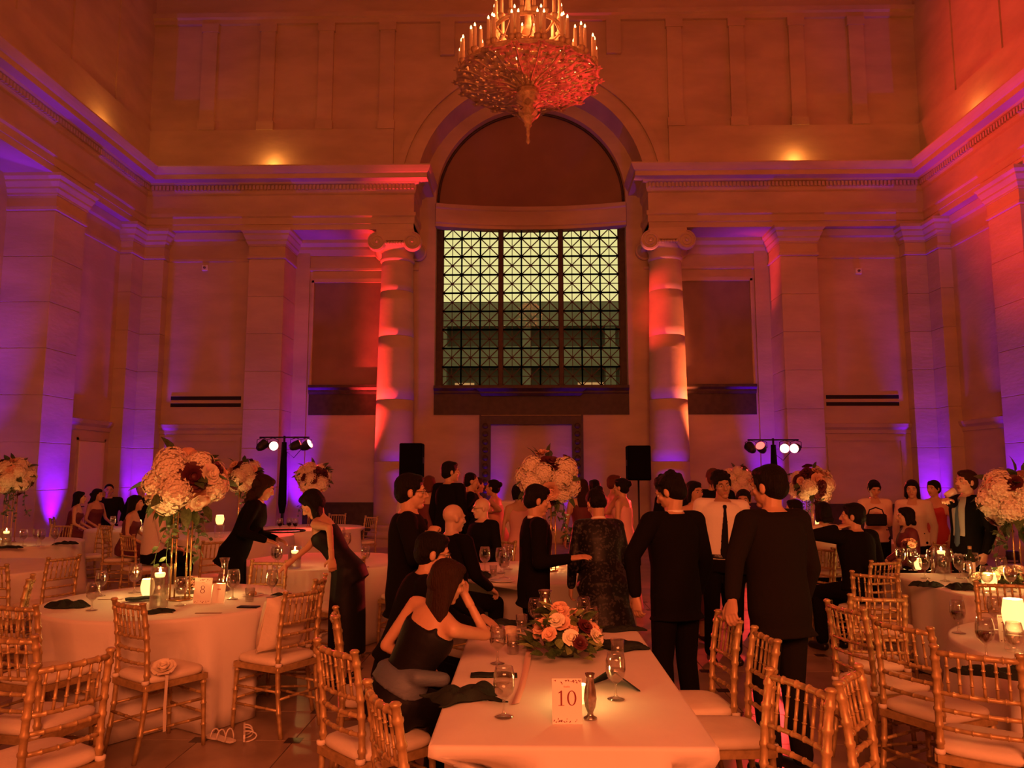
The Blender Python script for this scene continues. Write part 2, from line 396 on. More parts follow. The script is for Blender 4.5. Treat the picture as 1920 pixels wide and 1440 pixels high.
# ---- columns
def column(s):
    c = thing('column', 'tall unfluted limestone column with scrolled Ionic capital beside the ' + ('dark panel and the lamp stand with two dim lamps' if s < 0 else 'black loudspeaker, lit hot red on its flank'), 'column', (s*3.36, 18.95, 0), kind='structure')
    r = lambda z: 0.475 - 0.085*max(0, (z-2.0)/5.0)**1.4 if z > 2 else 0.475
    MB().box(-0.62, 0.62, -0.62, 0.62, 0, 0.18).lathe([(0.60,0.18),(0.62,0.24),(0.60,0.31),(0.54,0.34),(0.53,0.38),(0.56,0.42),(0.53,0.47),(0.48,0.5)], 40).build('column_base', 'limestone', c)
    zs = [0.5, 2.0, 3.5, 5.07, 6.2, 6.98]
    for k in range(len(zs)-1):
        a, b = zs[k]+0.006, zs[k+1]-0.006
        pr = [(r(a)-0.008, a-0.006)] + [(r(a+(b-a)*i/5), a+(b-a)*i/5) for i in range(6)] + [(r(b)-0.008, b+0.006)]
        MB().lathe(pr, 48).build('drum', 'limestone', c)
    cp = MB().lathe([(0.39,6.96),(0.43,6.99),(0.43,7.05),(0.40,7.08),(0.40,7.2),(0.44,7.26),(0.50,7.34),(0.50,7.40)], 40).build('capital', 'limestone', c)
    MB().rbox(-0.47, 0.47, -0.47, 0.47, 7.62, 7.725, 0.015).build('abacus', 'limestone', cp)
    bd = MB()
    for k in range(7):
        bd.lathe([(0.0,-0.05),(0.035,-0.03),(0.045,0),(0.035,0.03),(0,0.05)], 8, (-0.21+0.07*k, -0.49, 7.36), cap=False)
    tag(bd.build('egg_moulding', 'limestone', cp), kind='stuff')
    for y0, y1 in ((-0.50, -0.40), (0.40, 0.50)):
        MB().rbox(-0.46, 0.46, min(y0,y1), max(y0,y1), 7.42, 7.63, 0.01).build('cushion', 'limestone', cp)
    for x in (-0.44, 0.44):
        v = MB(); sg = 1 if x > 0 else -1
        for y0, y1 in ((-0.51, -0.38), (0.38, 0.51)):
            v.lathe([(0.03,y0+0.0),(0.21,y0+0.01),(0.235,y0+0.03),(0.235,y1-0.03),(0.21,y1-0.01),(0.03,y1)], 32, (x, 0, 7.39), axis='y')
            f = y0-0.005 if y0 < 0 else y1+0.005
            pts = []
            for k in range(70):
                t = k/69*2.6*2*pi; rr = 0.215*(1-t/(2.6*2*pi))+0.02
                pts.append((x + sg*rr*cos(pi/2 - t), f, 7.39 + rr*sin(pi/2 - t)))
            v.tube(pts, 0.014, 5)
            v.lathe([(0.0,-0.025),(0.03,-0.015),(0.04,0),(0.03,0.015),(0.0,0.025)], 12, (x, f, 7.39), cap=False, axis='y')
        v.lathe([(0.20,-0.4),(0.15,-0.15),(0.13,0),(0.15,0.15),(0.20,0.4)], 24, (x, 0, 7.39), axis='y', cap=False)
        v.build('volute', 'limestone', cp)
column(-1); column(1)

# ---- great window
wn = thing('window_1', 'tall bronze window of crossed lattice panes under a curved lintel', 'window', (0,0,0), kind='structure')
mat('tympanum_panel', (0.30, 0.19, 0.14), 0.85, var=0.1, vscale=1.5)
poly = [(2.46*cos(pi*k/40), 8.85+2.46*sin(pi*k/40)) for k in range(41)] + [(-2.46, 8.3), (2.46, 8.3)]
MB().prism(poly, 19.78, 19.86).build('tympanum', 'tympanum_panel', wn)
mb = MB(); mb.tube([(2.44*cos(pi*k/48), 19.74, 8.85+2.44*sin(pi*k/48)) for k in range(49)], 0.035, 6)
mb.build('arch_bead', 'bronze', wn)
mb = MB(); N = 24; pts = []
for k in range(N+1):
    x = -2.47 + 4.94*k/N; y = 19.42 + 0.34*(1-(x/2.47)**2)
    pts.append((x, y))
pr = [(-0.28,8.10),(0.0,8.10),(0.0,8.18),(0.03,8.20),(0.03,8.56),(0.06,8.60),(0.06,8.70),(-0.28,8.72)]
mb.sweep(pr, pts).build('lintel', 'limestone', wn)
fm = MB().box(-2.47, -2.32, 19.8, 19.96, 3.9, 8.3).box(2.32, 2.47, 19.8, 19.96, 3.9, 8.3)
fm.build('jamb_frame', 'bronze', wn)
BAYW = 1.47; CELL = BAYW/3; Z0 = 3.97
bays = [-2.305, -0.735, 0.835]
for x in (-0.785, 0.785):
    MB().rbox(x-0.06, x+0.06, 19.78, 19.98, 3.9, 8.3, 0.012).build('mullion', 'bronze', wn)
g = MB(); h = CELL/2; y0 = 0
for (a, b, wd) in (((-h,0,0),(h,0,0),0.018), ((0,0,-h),(0,0,h),0.018), ((-h,0,-h),(h,0,h),0.024), ((-h,0,h),(h,0,-h),0.024),
                   ((-h,0,-h),(h,0,-h),0.042), ((-h,0,h),(h,0,h),0.042), ((-h,0,-h),(-h,0,h),0.042), ((h,0,-h),(h,0,h),0.042)):
    g.bar(a, b, wd, 0.035)
g.lathe([(0,-0.03),(0.03,-0.02),(0.03,0.02)], 10, (0,0,0), axis='y')
cell_me = g.mesh('lattice_cell', 'bronze')
pane_me = MB().box(-h+0.004, h-0.004, -0.004, 0.004, -h+0.004, h-0.004).mesh('pane', 'window_glass')
for bx in bays:
    for i in range(3):
        for j in range(9):
            p = (bx + CELL*(i+0.5), 19.86, Z0 + CELL*(j+0.5))
            inst('lattice_cell', cell_me, wn, p); inst('pane', pane_me, wn, (p[0], 19.90, p[2]))
sl = MB().box(-2.47, 2.47, 19.47, 19.98, 3.19, 3.90).build('transom_panel', 'bronze', wn)
MB().sweep([(-0.2,3.70),(0.0,3.70),(0.03,3.75),(0.03,3.79),(0.10,3.86),(0.10,3.93),(-0.2,3.95)], [(-2.47,19.48),(2.47,19.48)]).build('sill', 'bronze', wn)
MB().sweep([(-0.1,3.66),(0.0,3.66),(0.05,3.72),(0.05,3.76),(0.16,3.84),(0.16,3.88),(-0.1,3.9)], [(-1.25,19.5),(-1.25,19.36),(1.25,19.36),(1.25,19.5)]).build('hood', 'bronze', wn)
# ---- doorway below the window
dw = thing('door_1', 'doorway with ornate dark bronze surround under the great window', 'door', (0,0,0), kind='structure')
fr = MB().box(-1.28, -1.03, 19.38, 19.6, 0, 3.16).box(1.03, 1.28, 19.38, 19.6, 0, 3.16).box(-1.03, 1.03, 19.38, 19.6, 2.94, 3.16)
fo = fr.build('surround', 'bronze', dw)
for s in (-1, 1):
    o = MB()
    for k in range(14):
        o.lathe([(0.0,-0.02),(0.06,-0.012),(0.075,0),(0.06,0.012),(0.0,0.02)], 10, (s*1.155, 19.38, 0.3+k*0.2), axis='y', cap=False)
    o.box(s*1.28-0.02, s*1.28+0.02, 19.36, 19.4, 0, 3.18).box(s*1.03-0.015, s*1.03+0.015, 19.36, 19.4, 0, 2.95)
    o.build('rosette_band', 'bronze', fo)
MB().box(-1.03, 1.03, 19.62, 19.66, 0, 2.95).build('blank_leaf', 'limestone', dw)
# ---- wall fittings
mat('black_slot', (0.006, 0.004, 0.004), 0.7)
mat('white_plastic', (0.82, 0.80, 0.76), 0.4)
mat('alarm_lens', (0.15, 0.1, 0.1), 0.2)
for s in (-1, 1):
    v = thing('air_vent', 'pair of long black slots set low in the stone bay ' + ('by the violet wall' if s < 0 else 'by the red wall'), 'vent', (s*8.0, YBAY, 3.47))
    for dz in (-0.085, 0.085):
        MB().box(-0.87, 0.87, -0.012, 0.004, dz-0.045, dz+0.045).build('slot', 'black_slot', v)
        MB().box(-0.87, 0.87, -0.016, -0.006, dz+0.045, dz+0.055).build('slot_lip', 'limestone', v)
    q = at_y(385 if s < 0 else 1609, 503 if s < 0 else 509, YBAY)
    a = thing('fire_alarm', 'small white square wall alarm above the ' + ('tall bouquet of the table marked 8' if s < 0 else 'low slots beside the red wall'), 'alarm', (q.x, YBAY, q.z))
    MB().rbox(-0.075, 0.075, -0.05, 0.002, -0.075, 0.075, 0.012).build('housing', 'white_plastic', a)
    MB().lathe([(0.0,-0.075),(0.03,-0.07),(0.035,-0.05)], 14, (0.0,0,0.005), axis='y', cap=False).build('strobe_lens', 'alarm_lens', a)
# ---- outside the window: a parking block across the street
mat('concrete', (0.165, 0.155, 0.135), 0.9, var=0.2, vscale=0.6)
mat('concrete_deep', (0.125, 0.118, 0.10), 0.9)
mat('lit_room', (0.5, 0.3, 0.15), 0.8, emit=(1.0, 0.52, 0.2), estr=0.42)
bl = thing('parking_block', 'grey concrete parking block across the street seen through the lattice window', 'building', (0, 46, 0))
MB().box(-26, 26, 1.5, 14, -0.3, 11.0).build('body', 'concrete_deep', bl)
for k in range(5):
    z = 0.6 + k*2.5
    MB().box(-26, 26, 0, 1.6, z, z+(1.25 if k < 4 else 1.45)).build('parapet', 'concrete', bl)
for k in range(11):
    MB().box(-26+5.1*k, -25.4+5.1*k, 0.2, 1.6, -0.3, 11.5).build('pier', 'concrete', bl)
for (x, z, w_, h_) in ((-6.2, 4.7, 2.4, 0.35), (5.4, 4.75, 2.0, 0.5), (-2.4, 4.5, 0.9, 0.4), (3.0, 7.1, 1.6, 0.22), (-4.6, 7.1, 1.2, 0.2), (0.8, 4.6, 1.2, 0.3), (-0.6, 2.3, 1.6, 0.5)):
    MB().box(x, x+w_, 1.42, 1.5, z, z+h_).build('lit_bay', 'lit_room', bl)
MB().box(3.4, 5.6, 3, 5, 11.0, 12.1).build('stair_head', 'concrete', bl)
MB().box(-5.4, -3.8, 3, 5, 11.0, 11.8).build('stair_head', 'concrete', bl)
mat('asphalt', (0.05, 0.05, 0.048), 0.9)
g_ = MB().box(-40, 40, 20.3, 80, -0.4, -0.3).build('street', 'asphalt'); tag(g_, 'dark street beyond the great window', 'street', kind='structure')

# ---- violet floor uplights
mat('black_metal', (0.012, 0.012, 0.013), 0.5)
mat('violet_lens', (0.1, 0.0, 0.3), 0.3, emit=VIOLET, estr=6.0)
can = MB().lathe([(0.0,0.06),(0.10,0.06),(0.11,0.08),(0.11,0.22),(0.10,0.225)], 18, cap=False).lathe([(0.10,0.225),(0.09,0.2)], 18, cap=False).mesh('can', 'black_metal')
yoke = MB().bar((-0.12,0,0.0),(-0.12,0,0.15),0.012,0.03).bar((0.12,0,0.0),(0.12,0,0.15),0.012,0.03).bar((-0.126,0,0.006),(0.126,0,0.006),0.012,0.05).mesh('yoke', 'black_metal')
lens = MB().lathe([(0.0,0.2),(0.09,0.2)], 18, cap=False).mesh('lens', 'violet_lens')
def uplight(x, y, aim, power, where, size=38):
    if 'pier' in where: size = 52
    power *= 1.5
    u = thing('uplight', 'small black violet floor uplight ' + where, 'uplight', (x, y, 0), group='violet floor uplights along the walls')
    inst('can', can, u); inst('yoke', yoke, u); inst('lens', lens, u)
    lamp('uplight_beam', 'SPOT', (x, y, 0.24), power, VIOLET, 0.06, aim, radians(size), 1.0)
for s in (-1, 1):
    sd = 'violet wall' if s < 0 else 'red wall'
    uplight(s*9.27, 15.42, (s*9.6, 15.42, 2.7), 800, 'at the foot of the deep pier on the '+sd)
    uplight(s*9.28, 18.18, (s*9.42, 18.45, 2.5), 700, 'in the corner where the %s meets the end wall' % sd)
    uplight(s*6.38, 18.18, (s*6.45, 18.5, 2.6), 200, 'before the broad pilaster nearer the '+sd)
    uplight(s*5.78, 19.1, (s*5.95, 19.42, 2.6), 700, 'in the recess between pilaster and column nearer the '+sd)
    uplight(s*0.88, 19.25, (s*0.98, 19.62, 1.8), 120, 'inside the bronze doorway nearer the '+sd)
    uplight(s*1.46, 19.2, (s*1.42, 19.5, 1.4), 25, 'outside the bronze doorway nearer the '+sd)
    uplight(s*10.25, 13.9, (s*10.58, 14.15, 2.7), 900, 'in the side recess of the '+sd)
uplight(-2.92, 18.20, (-3.1, 18.55, 2.6), 130, 'at the column beside the dark panel')
uplight(3.25, 18.12, (3.3, 18.48, 2.6), 220, 'at the column lit hot red')
mat('red_flood_lens', (0.4, 0.02, 0.02), 0.3, emit=RED, estr=5.0)
for (x, aim, pw, cl_, sz, where) in ((-5.05, (-3.66, 18.85, 4.6), 6800, RED, 30, 'in the recess beside the dark panel by the violet wall'), (5.05, (3.74, 18.90, 4.0), 6500, (1.0, 0.16, 0.05), 20, 'in the recess beside the dark panel by the red wall')):
    t = thing('floodlight', 'small black red floor flood ' + where, 'floodlight', (x, 18.35, 0))
    inst('can', can, t); inst('yoke', yoke, t); MB().lathe([(0.0,0.2),(0.09,0.2)], 18, cap=False).build('lens', 'red_flood_lens', t)
    lamp('flood_beam', 'SPOT', (x, 18.35, 0.26), pw, cl_, 0.05, aim, radians(sz), 1.0)
# warm ledge lamps resting on the cornice
mat('warm_lens', (0.5, 0.3, 0.1), 0.3, emit=(1.0, 0.45, 0.12), estr=3.0)
for (x, y, w) in ((-6.45, 18.30, 'over the broad pilaster by the violet wall'), (6.52, 18.30, 'over the broad pilaster by the red wall'), (-9.36, 16.35, 'on the violet wall over the deep pier'), (9.36, 16.1, 'on the red wall over the deep pier')):
    t = thing('ledge_lamp', 'tiny amber lamp lying on the cornice ' + w, 'lamp', (x, y, 9.235), group='amber lamps on the cornice')
    MB().rbox(-0.06, 0.06, -0.04, 0.04, 0, 0.06, 0.008).build('housing', 'black_metal', t)
    MB().box(-0.045, 0.045, -0.03, 0.03, 0.06, 0.066).build('lens', 'warm_lens', t)
    lamp('ledge_beam', 'POINT', (x, y, 9.40), 9, (1.0, 0.36, 0.075), 0.05)
# ================================================================== furniture and tableware
mat('gold_chair', (0.56, 0.40, 0.18), 0.42, metal=0.35, var=0.25, vscale=25)
mat('ivory_cushion', (0.82, 0.74, 0.60), 0.85, var=0.06, vscale=8, bump=0.1, bscale=60)
mat('white_linen', (0.82, 0.78, 0.72), 0.85, var=0.05, vscale=3, bump=0.08, bscale=25)
mat('plywood', (0.35, 0.22, 0.12), 0.6, var=0.2)
mat('table_steel', (0.1, 0.1, 0.1), 0.4, metal=0.8)
def ringed(p0, p1, r0, r1, rings, n=8, mid=None, steps=10, bump=1.28):
    # bamboo-turned rod: tube with collars at fractions 'rings'
    p0 = Vector(p0); p1 = Vector(p1); ts = set([i/steps for i in range(steps+1)])
    for q in rings:
        for d in (-0.014, -0.006, 0.006, 0.014): ts.add(min(1, max(0, q+d)))
    ts = sorted(ts); pts = []; rr = []
    for t in ts:
        p = p0.lerp(p1, t)
        if mid is not None: p = p + Vector(mid)*(4*t*(1-t))
        r = r0 + (r1-r0)*t
        if any(abs(t-q) < 0.0075 for q in rings): r *= bump
        pts.append(p); rr.append(r)
    return pts, rr
CH = {}
def chair_meshes():
    for s in (-1, 1):
        pts, rr = ringed((s*0.172,-0.245,0.0), (s*0.165,-0.235,0.915), 0.0145, 0.0165, (0.17,0.31,0.46,0.54,0.62,0.70,0.78,0.86,0.95), mid=(0,0.05,0), steps=12)
        pts += [(s*0.165,-0.236,0.918),(s*0.165,-0.236,0.925),(s*0.165,-0.236,0.932)]; rr += [0.021, 0.022, 0.014]
        CH['post', s] = MB().tube(pts, rr, 10).mesh('rear_leg', 'gold_chair')
        pts, rr = ringed((s*0.195,0.195,0.0), (s*0.185,0.18,0.43), 0.0125, 0.017, (0.3,0.6,0.9), steps=6)
        CH['fleg', s] = MB().tube(pts, rr, 10).mesh('front_leg', 'gold_chair')
        for k, z in enumerate((0.17, 0.285)):
            yb = -0.24 + 0.05*4*(z/0.915)*(1-z/0.915)
            pts, rr = ringed((s*0.171, yb, z), (s*0.19, 0.19, z), 0.009, 0.009, (0.25,0.5,0.75), n=7, steps=4)
            CH['side', s, k] = MB().tube(pts, rr, 7).mesh('stretcher', 'gold_chair')
    for k, z in enumerate((0.20, 0.315)):
        pts, rr = ringed((-0.19,0.19,z), (0.19,0.19,z), 0.009, 0.009, (0.2,0.4,0.6,0.8), steps=4)
        CH['front', k] = MB().tube(pts, rr, 7).mesh('stretcher', 'gold_chair')
    pts, rr = ringed((-0.171,-0.21,0.24), (0.171,-0.21,0.24), 0.009, 0.009, (0.25,0.5,0.75), steps=4)
    CH['rear'] = MB().tube(pts, rr, 7).mesh('stretcher', 'gold_chair')
    def by(z): t = z/0.915; return -0.245 + 0.01*t + 0.05*4*t*(1-t)
    for k, z in enumerate((0.895, 0.715, 0.64, 0.56)):
        pts, rr = ringed((-0.166, by(z), z), (0.166, by(z), z), 0.0135 if k == 0 else 0.0105, 0.0135 if k == 0 else 0.0105, (0.2,0.4,0.6,0.8), mid=(0,-0.022,0), steps=8)
        CH['rail', k] = MB().tube(pts, rr, 8).mesh('top_rail' if k == 0 else 'back_rail', 'gold_chair')
    for i in range(6):
        x = -0.166 + 0.332*(i+1)/7; t = (i+1)/7; dy = -0.022*4*t*(1-t)
        pts, rr = ringed((x, by(0.715)+dy, 0.715), (x, by(0.895)+dy, 0.895), 0.0068, 0.0068, (0.3,0.7), steps=4, bump=1.5)
        CH['spin', i] = MB().tube(pts, rr, 7).mesh('spindle', 'gold_chair')
    fr = MB()
    fr.bar((-0.18,-0.2,0.425),(-0.195,0.195,0.425),0.026,0.036,(0,0,1)).bar((0.18,-0.2,0.425),(0.195,0.195,0.425),0.026,0.036,(0,0,1))
    fr.bar((-0.2,0.19,0.425),(0.2,0.19,0.425),0.026,0.036,(0,0,1)).bar((-0.18,-0.2,0.425),(0.18,-0.2,0.425),0.026,0.036,(0,0,1)).box(-0.18,0.18,-0.19,0.18,0.42,0.438)
    CH['frame'] = fr.mesh('seat_frame', 'gold_chair')
    # cushion: superellipse slab, domed
    vs = []; fs = []; n = 32; prof = [(0.93,0.440),(1.0,0.452),(1.01,0.468),(0.98,0.482),(0.85,0.492),(0.5,0.499),(0.0,0.501)]
    for (k, z) in prof:
        for i in range(n):
            a = 2*pi*i/n; c, s_ = cos(a), sin(a); e = 0.42
            x = 0.205*math.copysign(abs(c)**e, c); y = 0.205*math.copysign(abs(s_)**e, s_)
            wx = 1 - 0.08*(0.5-y/0.41)
            vs.append((x*k*wx, y*k, z))
    for r in range(len(prof)-1):
        for i in range(n): j = (i+1) % n; fs.append((r*n+i, r*n+j, (r+1)*n+j, (r+1)*n+i))
    fs.append(tuple(range(n-1,-1,-1)))
    CH['cushion'] = MB().add(vs, fs, True).mesh('cushion', 'ivory_cushion')
    for s in (-1, 1):
        t = MB().lathe([(0.017,-0.012),(0.023,-0.008),(0.023,0.008),(0.017,0.012)], 10, (s*0.17, -0.198, 0.455), cap=False)
        t.bar((s*0.155,-0.19,0.458),(s*0.17,-0.198,0.455),0.012,0.012)
        CH['tie', s] = t.mesh('cushion_tie', 'ivory_cushion')
chair_meshes()
CHN = {'post':'rear_leg','fleg':'front_leg','side':'stretcher','front':'stretcher','rear':'stretcher','frame':'seat_frame','cushion':'cushion','spin':'spindle'}
def chair(x, y, rz, label, group='gold ballroom chairs', detail=2):
    # x, y: top of the back, between the posts; rz: degrees, 0 faces away from the camera
    a = radians(rz); off = Vector((0, -0.236)); ox = off.x*cos(a) - off.y*sin(a); oy = off.x*sin(a) + off.y*cos(a)
    c = thing('ballroom_chair', label, 'chair', (x-ox, y-oy, 0.0005), a, group)
    cush = None
    for k, me in CH.items():
        n = k if isinstance(k, str) else k[0]
        if n == 'tie': continue
        nm = CHN.get(n) or ('top_rail' if k[1] == 0 else 'back_rail')
        o = inst(nm, me, c)
        if n == 'cushion': cush = o
    if detail > 1:
        for s in (-1, 1): inst('cushion_tie', CH['tie', s], cush)
    return c
GC = 'gold bamboo-turned chair '
chair(-2.54, 4.83, -34, GC + 'with a ribbon-tied flower on its cushion at the table marked 8')
chair(-0.96, 3.62, -46, GC + 'holding the seated woman with long hair')
chair(-0.61, 2.87, -62, GC + 'empty, beside the one the seated long-haired woman uses')
chair(1.02, 4.40, 96, GC + 'gripped by the hand of the man with the blurred dark head')
chair(1.08, 3.93, 92, GC + 'beside the gripped chair at the table marked 10')
chair(0.95, 3.08, 112, GC + 'standing back to back with another, facing the table marked 10')
chair(1.17, 3.16, -125, GC + 'standing back to back with another, facing away from the table marked 10')
chair(1.81, 4.79, -75, GC + 'standing apart in the aisle, seen edge-on near the glass candle table')
chair(1.88, 4.23, -62, GC + 'between the edge-on chair and another at the table with frosted candle')
chair(1.90, 3.58, -34, GC + 'with its back to us before the cloth of the frosted candle table')
chair(2.17, 5.16, -8, GC + 'in the gap between frosted candle table and garland table')
chair(2.66, 6.32, -35, GC + 'pushed in at the corner of the garland table')
chair(3.34, 5.80, 168, GC + 'across the frosted candle table, partly hidden by the candle')
chair(-3.17, 4.72, -18, GC + 'at the table marked 8 under the dark napkin')
chair(-2.62, 3.83, -12, GC + 'with leaning back rails before the table marked 8')
chair(-2.02, 3.38, 62, GC + 'in profile beside a corner of white cloth')
chair(-2.03, 2.58, 45, GC + 'showing one post over the corner of white cloth')
chair(-3.86, 5.93, 118, GC + 'with red light on its back, before the pink-lit cloth')
chair(-1.60, 5.34, 60, GC + 'with a plump pillow and a red-lit back at the table marked 8')
chair(-1.66, 5.98, 92, GC + 'held at the top by the bending woman')
chair(-2.42, 7.08, 172, GC + 'on the far side of the table marked 8, before the dark server')
chair(-3.85, 15.40, 175, GC + 'by the end wall behind the dark panel bouquet table', detail=1)
chair(-2.98, 14.45, 142, GC + 'by the end wall next to the tall column', detail=1)
chair(-7.30, 12.0, 175, GC + 'on the far side of the bouquet table by the violet wall', detail=1)
chair(-6.62, 12.02, 152, GC + 'edge-on at the bouquet table by the violet wall', detail=1)
chair(-5.30, 10.12, -35, GC + 'under the seated grey man in white shirt', detail=1)
chair(-3.75, 9.2, 45, GC + 'behind the dark server, beside a lit candle', detail=1)
chair(-4.50, 7.42, 70, GC + 'dim, beside the pink-lit cloth', detail=1)
chair(-4.75, 6.75, -8, GC + 'dim with rails only, in front of the pink-lit cloth', detail=1)
chair(-1.72, 7.3, 60, GC + 'dim behind the bending woman', detail=1)
chair(-1.12, 8.0, 68, GC + 'dim behind the standing man with glasses', detail=1)
chair(3.05, 8.45, 120, GC + 'at the bouquet table behind the man raising a hand', detail=1)

# ---- tables and cloths
def round_table(x, y, R, label, cloth_label, seed, n=11, drop=0.735):
    rnd = random.Random(seed)
    t = thing('round_table', label, 'table', (x, y, 0))
    MB().lathe([(0.0,0.726),(R-0.025,0.726),(R-0.018,0.731),(R-0.018,0.74),(R-0.025,0.745),(0,0.745)], 40, cap=False).build('tabletop', 'plywood', t)
    for k in range(4):
        a = pi/4 + k*pi/2; c, s = cos(a)*R*0.36, sin(a)*R*0.36
        MB().tube([(c,s,0.728),(c*1.05,s*1.05,0.0)], 0.016, 8).build('leg', 'table_steel', t)
    ph = [rnd.uniform(0, 6.28) for _ in range(4)]
    vs = []; fs = []; N = 120
    rows = [(R*0.5, 0.752, 0), (R-0.012, 0.752, 0), (R+0.004, 0.748, 0)] + [(R+0.008, 0.74-drop*q, q) for q in (0.02, 0.12, 0.3, 0.5, 0.7, 0.85, 1.0)]
    for (r, z, q) in rows:
        for i in range(N):
            a = 2*pi*i/N
            f = cos(n*a+ph[0]) + 0.6*cos((n-4)*a+ph[1]) + 0.4*cos((n+5)*a+ph[2])
            rr = r + (q**1.2)*(0.05 + 0.045*f) if q else r
            vs.append((rr*cos(a), rr*sin(a), max(z, 0.003)))
    for r in range(len(rows)-1):
        for i in range(N): j = (i+1) % N; fs.append((r*N+i, r*N+j, (r+1)*N+j, (r+1)*N+i))
    fs.append(tuple(range(N-1, -1, -1)))
    c = MB().add(vs, fs, True).build('tablecloth', 'white_linen', None, (x, y, 0))
    tag(c, cloth_label, 'tablecloth')
    m = c.modifiers.new('thick', 'SOLIDIFY'); m.thickness = 0.003; m.offset = 1
    return t
def box_table(x0, x1, y0, y1, label, cloth_label, drop=0.735, seed=1):
    cx, cy = (x0+x1)/2, (y0+y1)/2; hx, hy = (x1-x0)/2, (y1-y0)/2
    t = thing('banquet_table', label, 'table', (cx, cy, 0))
    MB().rbox(-hx+0.015, hx-0.015, -hy+0.015, hy-0.015, 0.724, 0.745, 0.005).build('tabletop', 'plywood', t)
    for i in (-1, 1):
        for j in (-1, 1): MB().tube([(i*(hx-0.34), j*(hy-0.45), 0.726), (i*(hx-0.34), j*(hy-0.45), 0)], 0.016, 8).build('leg', 'table_steel', t)
    rnd = random.Random(seed); ph = [rnd.uniform(0, 6.28) for _ in range(4)]
    per = []; m = 30
    def edge(ax, ay, bx, by):
        for k in range(m): u = k/m; per.append((ax+(bx-ax)*u, ay+(by-ay)*u))
    edge(-hx,-hy,hx,-hy); edge(hx,-hy,hx,hy); edge(hx,hy,-hx,hy); edge(-hx,hy,-hx,-hy)
    N = len(per); vs = []; fs = []
    rows = [(0.6,0.752,0),(0.985,0.752,0),(1.0,0.7495,0)] + [(1.0, 0.745-drop*q, q) for q in (0.01,0.04,0.12,0.3,0.5,0.7,0.85,1.0)]
    for (k, z, q) in rows:
        for i, (px_, py_) in enumerate(per):
            d = hypot(px_/hx, py_/hy)
            corner = max(0, (abs(px_)/hx)**8*(abs(py_)/hy)**8)
            nx_ = (1 if px_ > 0 else -1)*(abs(px_)/hx)**8; ny_ = (1 if py_ > 0 else -1)*(abs(py_)/hy)**8
            L = max(1e-6, hypot(nx_, ny_)); nx_, ny_ = nx_/L, ny_/L
            u = i/N*2*pi
            o = 0.004 + (q**1.1)*(0.018 + 0.014*cos(9*u+ph[0]) + 0.010*cos(17*u+ph[1]) + 0.09*corner) if k == 1.0 else 0
            vs.append((px_*k + nx_*o, py_*k + ny_*o, max(z, 0.003)))
    for r in range(len(rows)-1):
        for i in range(N): j = (i+1) % N; fs.append((r*N+i, r*N+j, (r+1)*N+j, (r+1)*N+i))
    fs.append(tuple(range(N-1, -1, -1)))
    c = MB().add(vs, fs, True).build('tablecloth', 'white_linen', None, (cx, cy, 0)); tag(c, cloth_label, 'tablecloth')
    mo = c.modifiers.new('thick', 'SOLIDIFY'); mo.thickness = 0.003; mo.offset = 1
    return t
WC = 'white floor-length cloth '
box_table(-0.43, 0.58, 2.84, 4.93, 'rectangular banquet table marked 10 under a white cloth', WC + 'on the rectangular table marked 10', seed=3)
round_table(-2.80, 5.99, 0.885, 'round banquet table marked 8 under a tall bouquet', WC + 'hanging in folds on the round table marked 8', 5)
round_table(-0.02, 7.78, 0.91, 'round table behind the standing suited men with a tall bouquet', WC + 'on the round table where the bald men sit', 7)
round_table(3.25, 4.42, 0.91, 'round table carrying the frosted glowing candle and a cropped number card', WC + 'under the frosted candle beside empty chairs', 8)
box_table(3.35, 5.75, 6.30, 7.72, 'wide banquet table with a low flower garland and candles', WC + 'under the low flower garland', seed=4)
round_table(-2.30, 8.70, 0.91, 'round table between the server and the bending woman, with one bright candle', WC + 'behind the bending woman', 9)
round_table(-3.95, 14.05, 0.91, 'round table with a small bouquet before the dark wall panel', WC + 'by the end wall before the dark panel', 10)
round_table(-4.68, 12.15, 0.91, 'round table with a bouquet behind the dark server', WC + 'behind the dark server, mostly hidden', 11)
round_table(-7.35, 10.90, 0.91, 'round bouquet table by the violet wall', WC + 'under the bouquet by the violet wall', 12)
round_table(-6.88, 13.72, 0.91, 'round table of seated guests in the violet corner', WC + 'lit lilac before the guests in the violet corner', 13)
round_table(-5.80, 7.95, 0.91, 'round table glowing pink at its edge behind empty chairs', WC + 'lit pink behind empty chairs', 14)
round_table(-3.32, 2.98, 0.91, 'round table of which only a cloth corner shows by the edge-on chairs', WC + 'of which only a bright corner shows', 15)
round_table(4.35, 11.6, 0.91, 'round table with a bouquet before the red lamps', WC + 'before the stand of bright red lamps', 16)
round_table(3.75, 14.2, 0.91, 'round table with a bouquet behind the man in shirt and tie', WC + 'behind the man in shirt and tie, mostly hidden', 17)
box_table(-0.95, -0.30, 14.0, 14.6, 'small draped table before the bronze doorway', WC + 'on the small table before the bronze doorway', drop=0.735, seed=6)

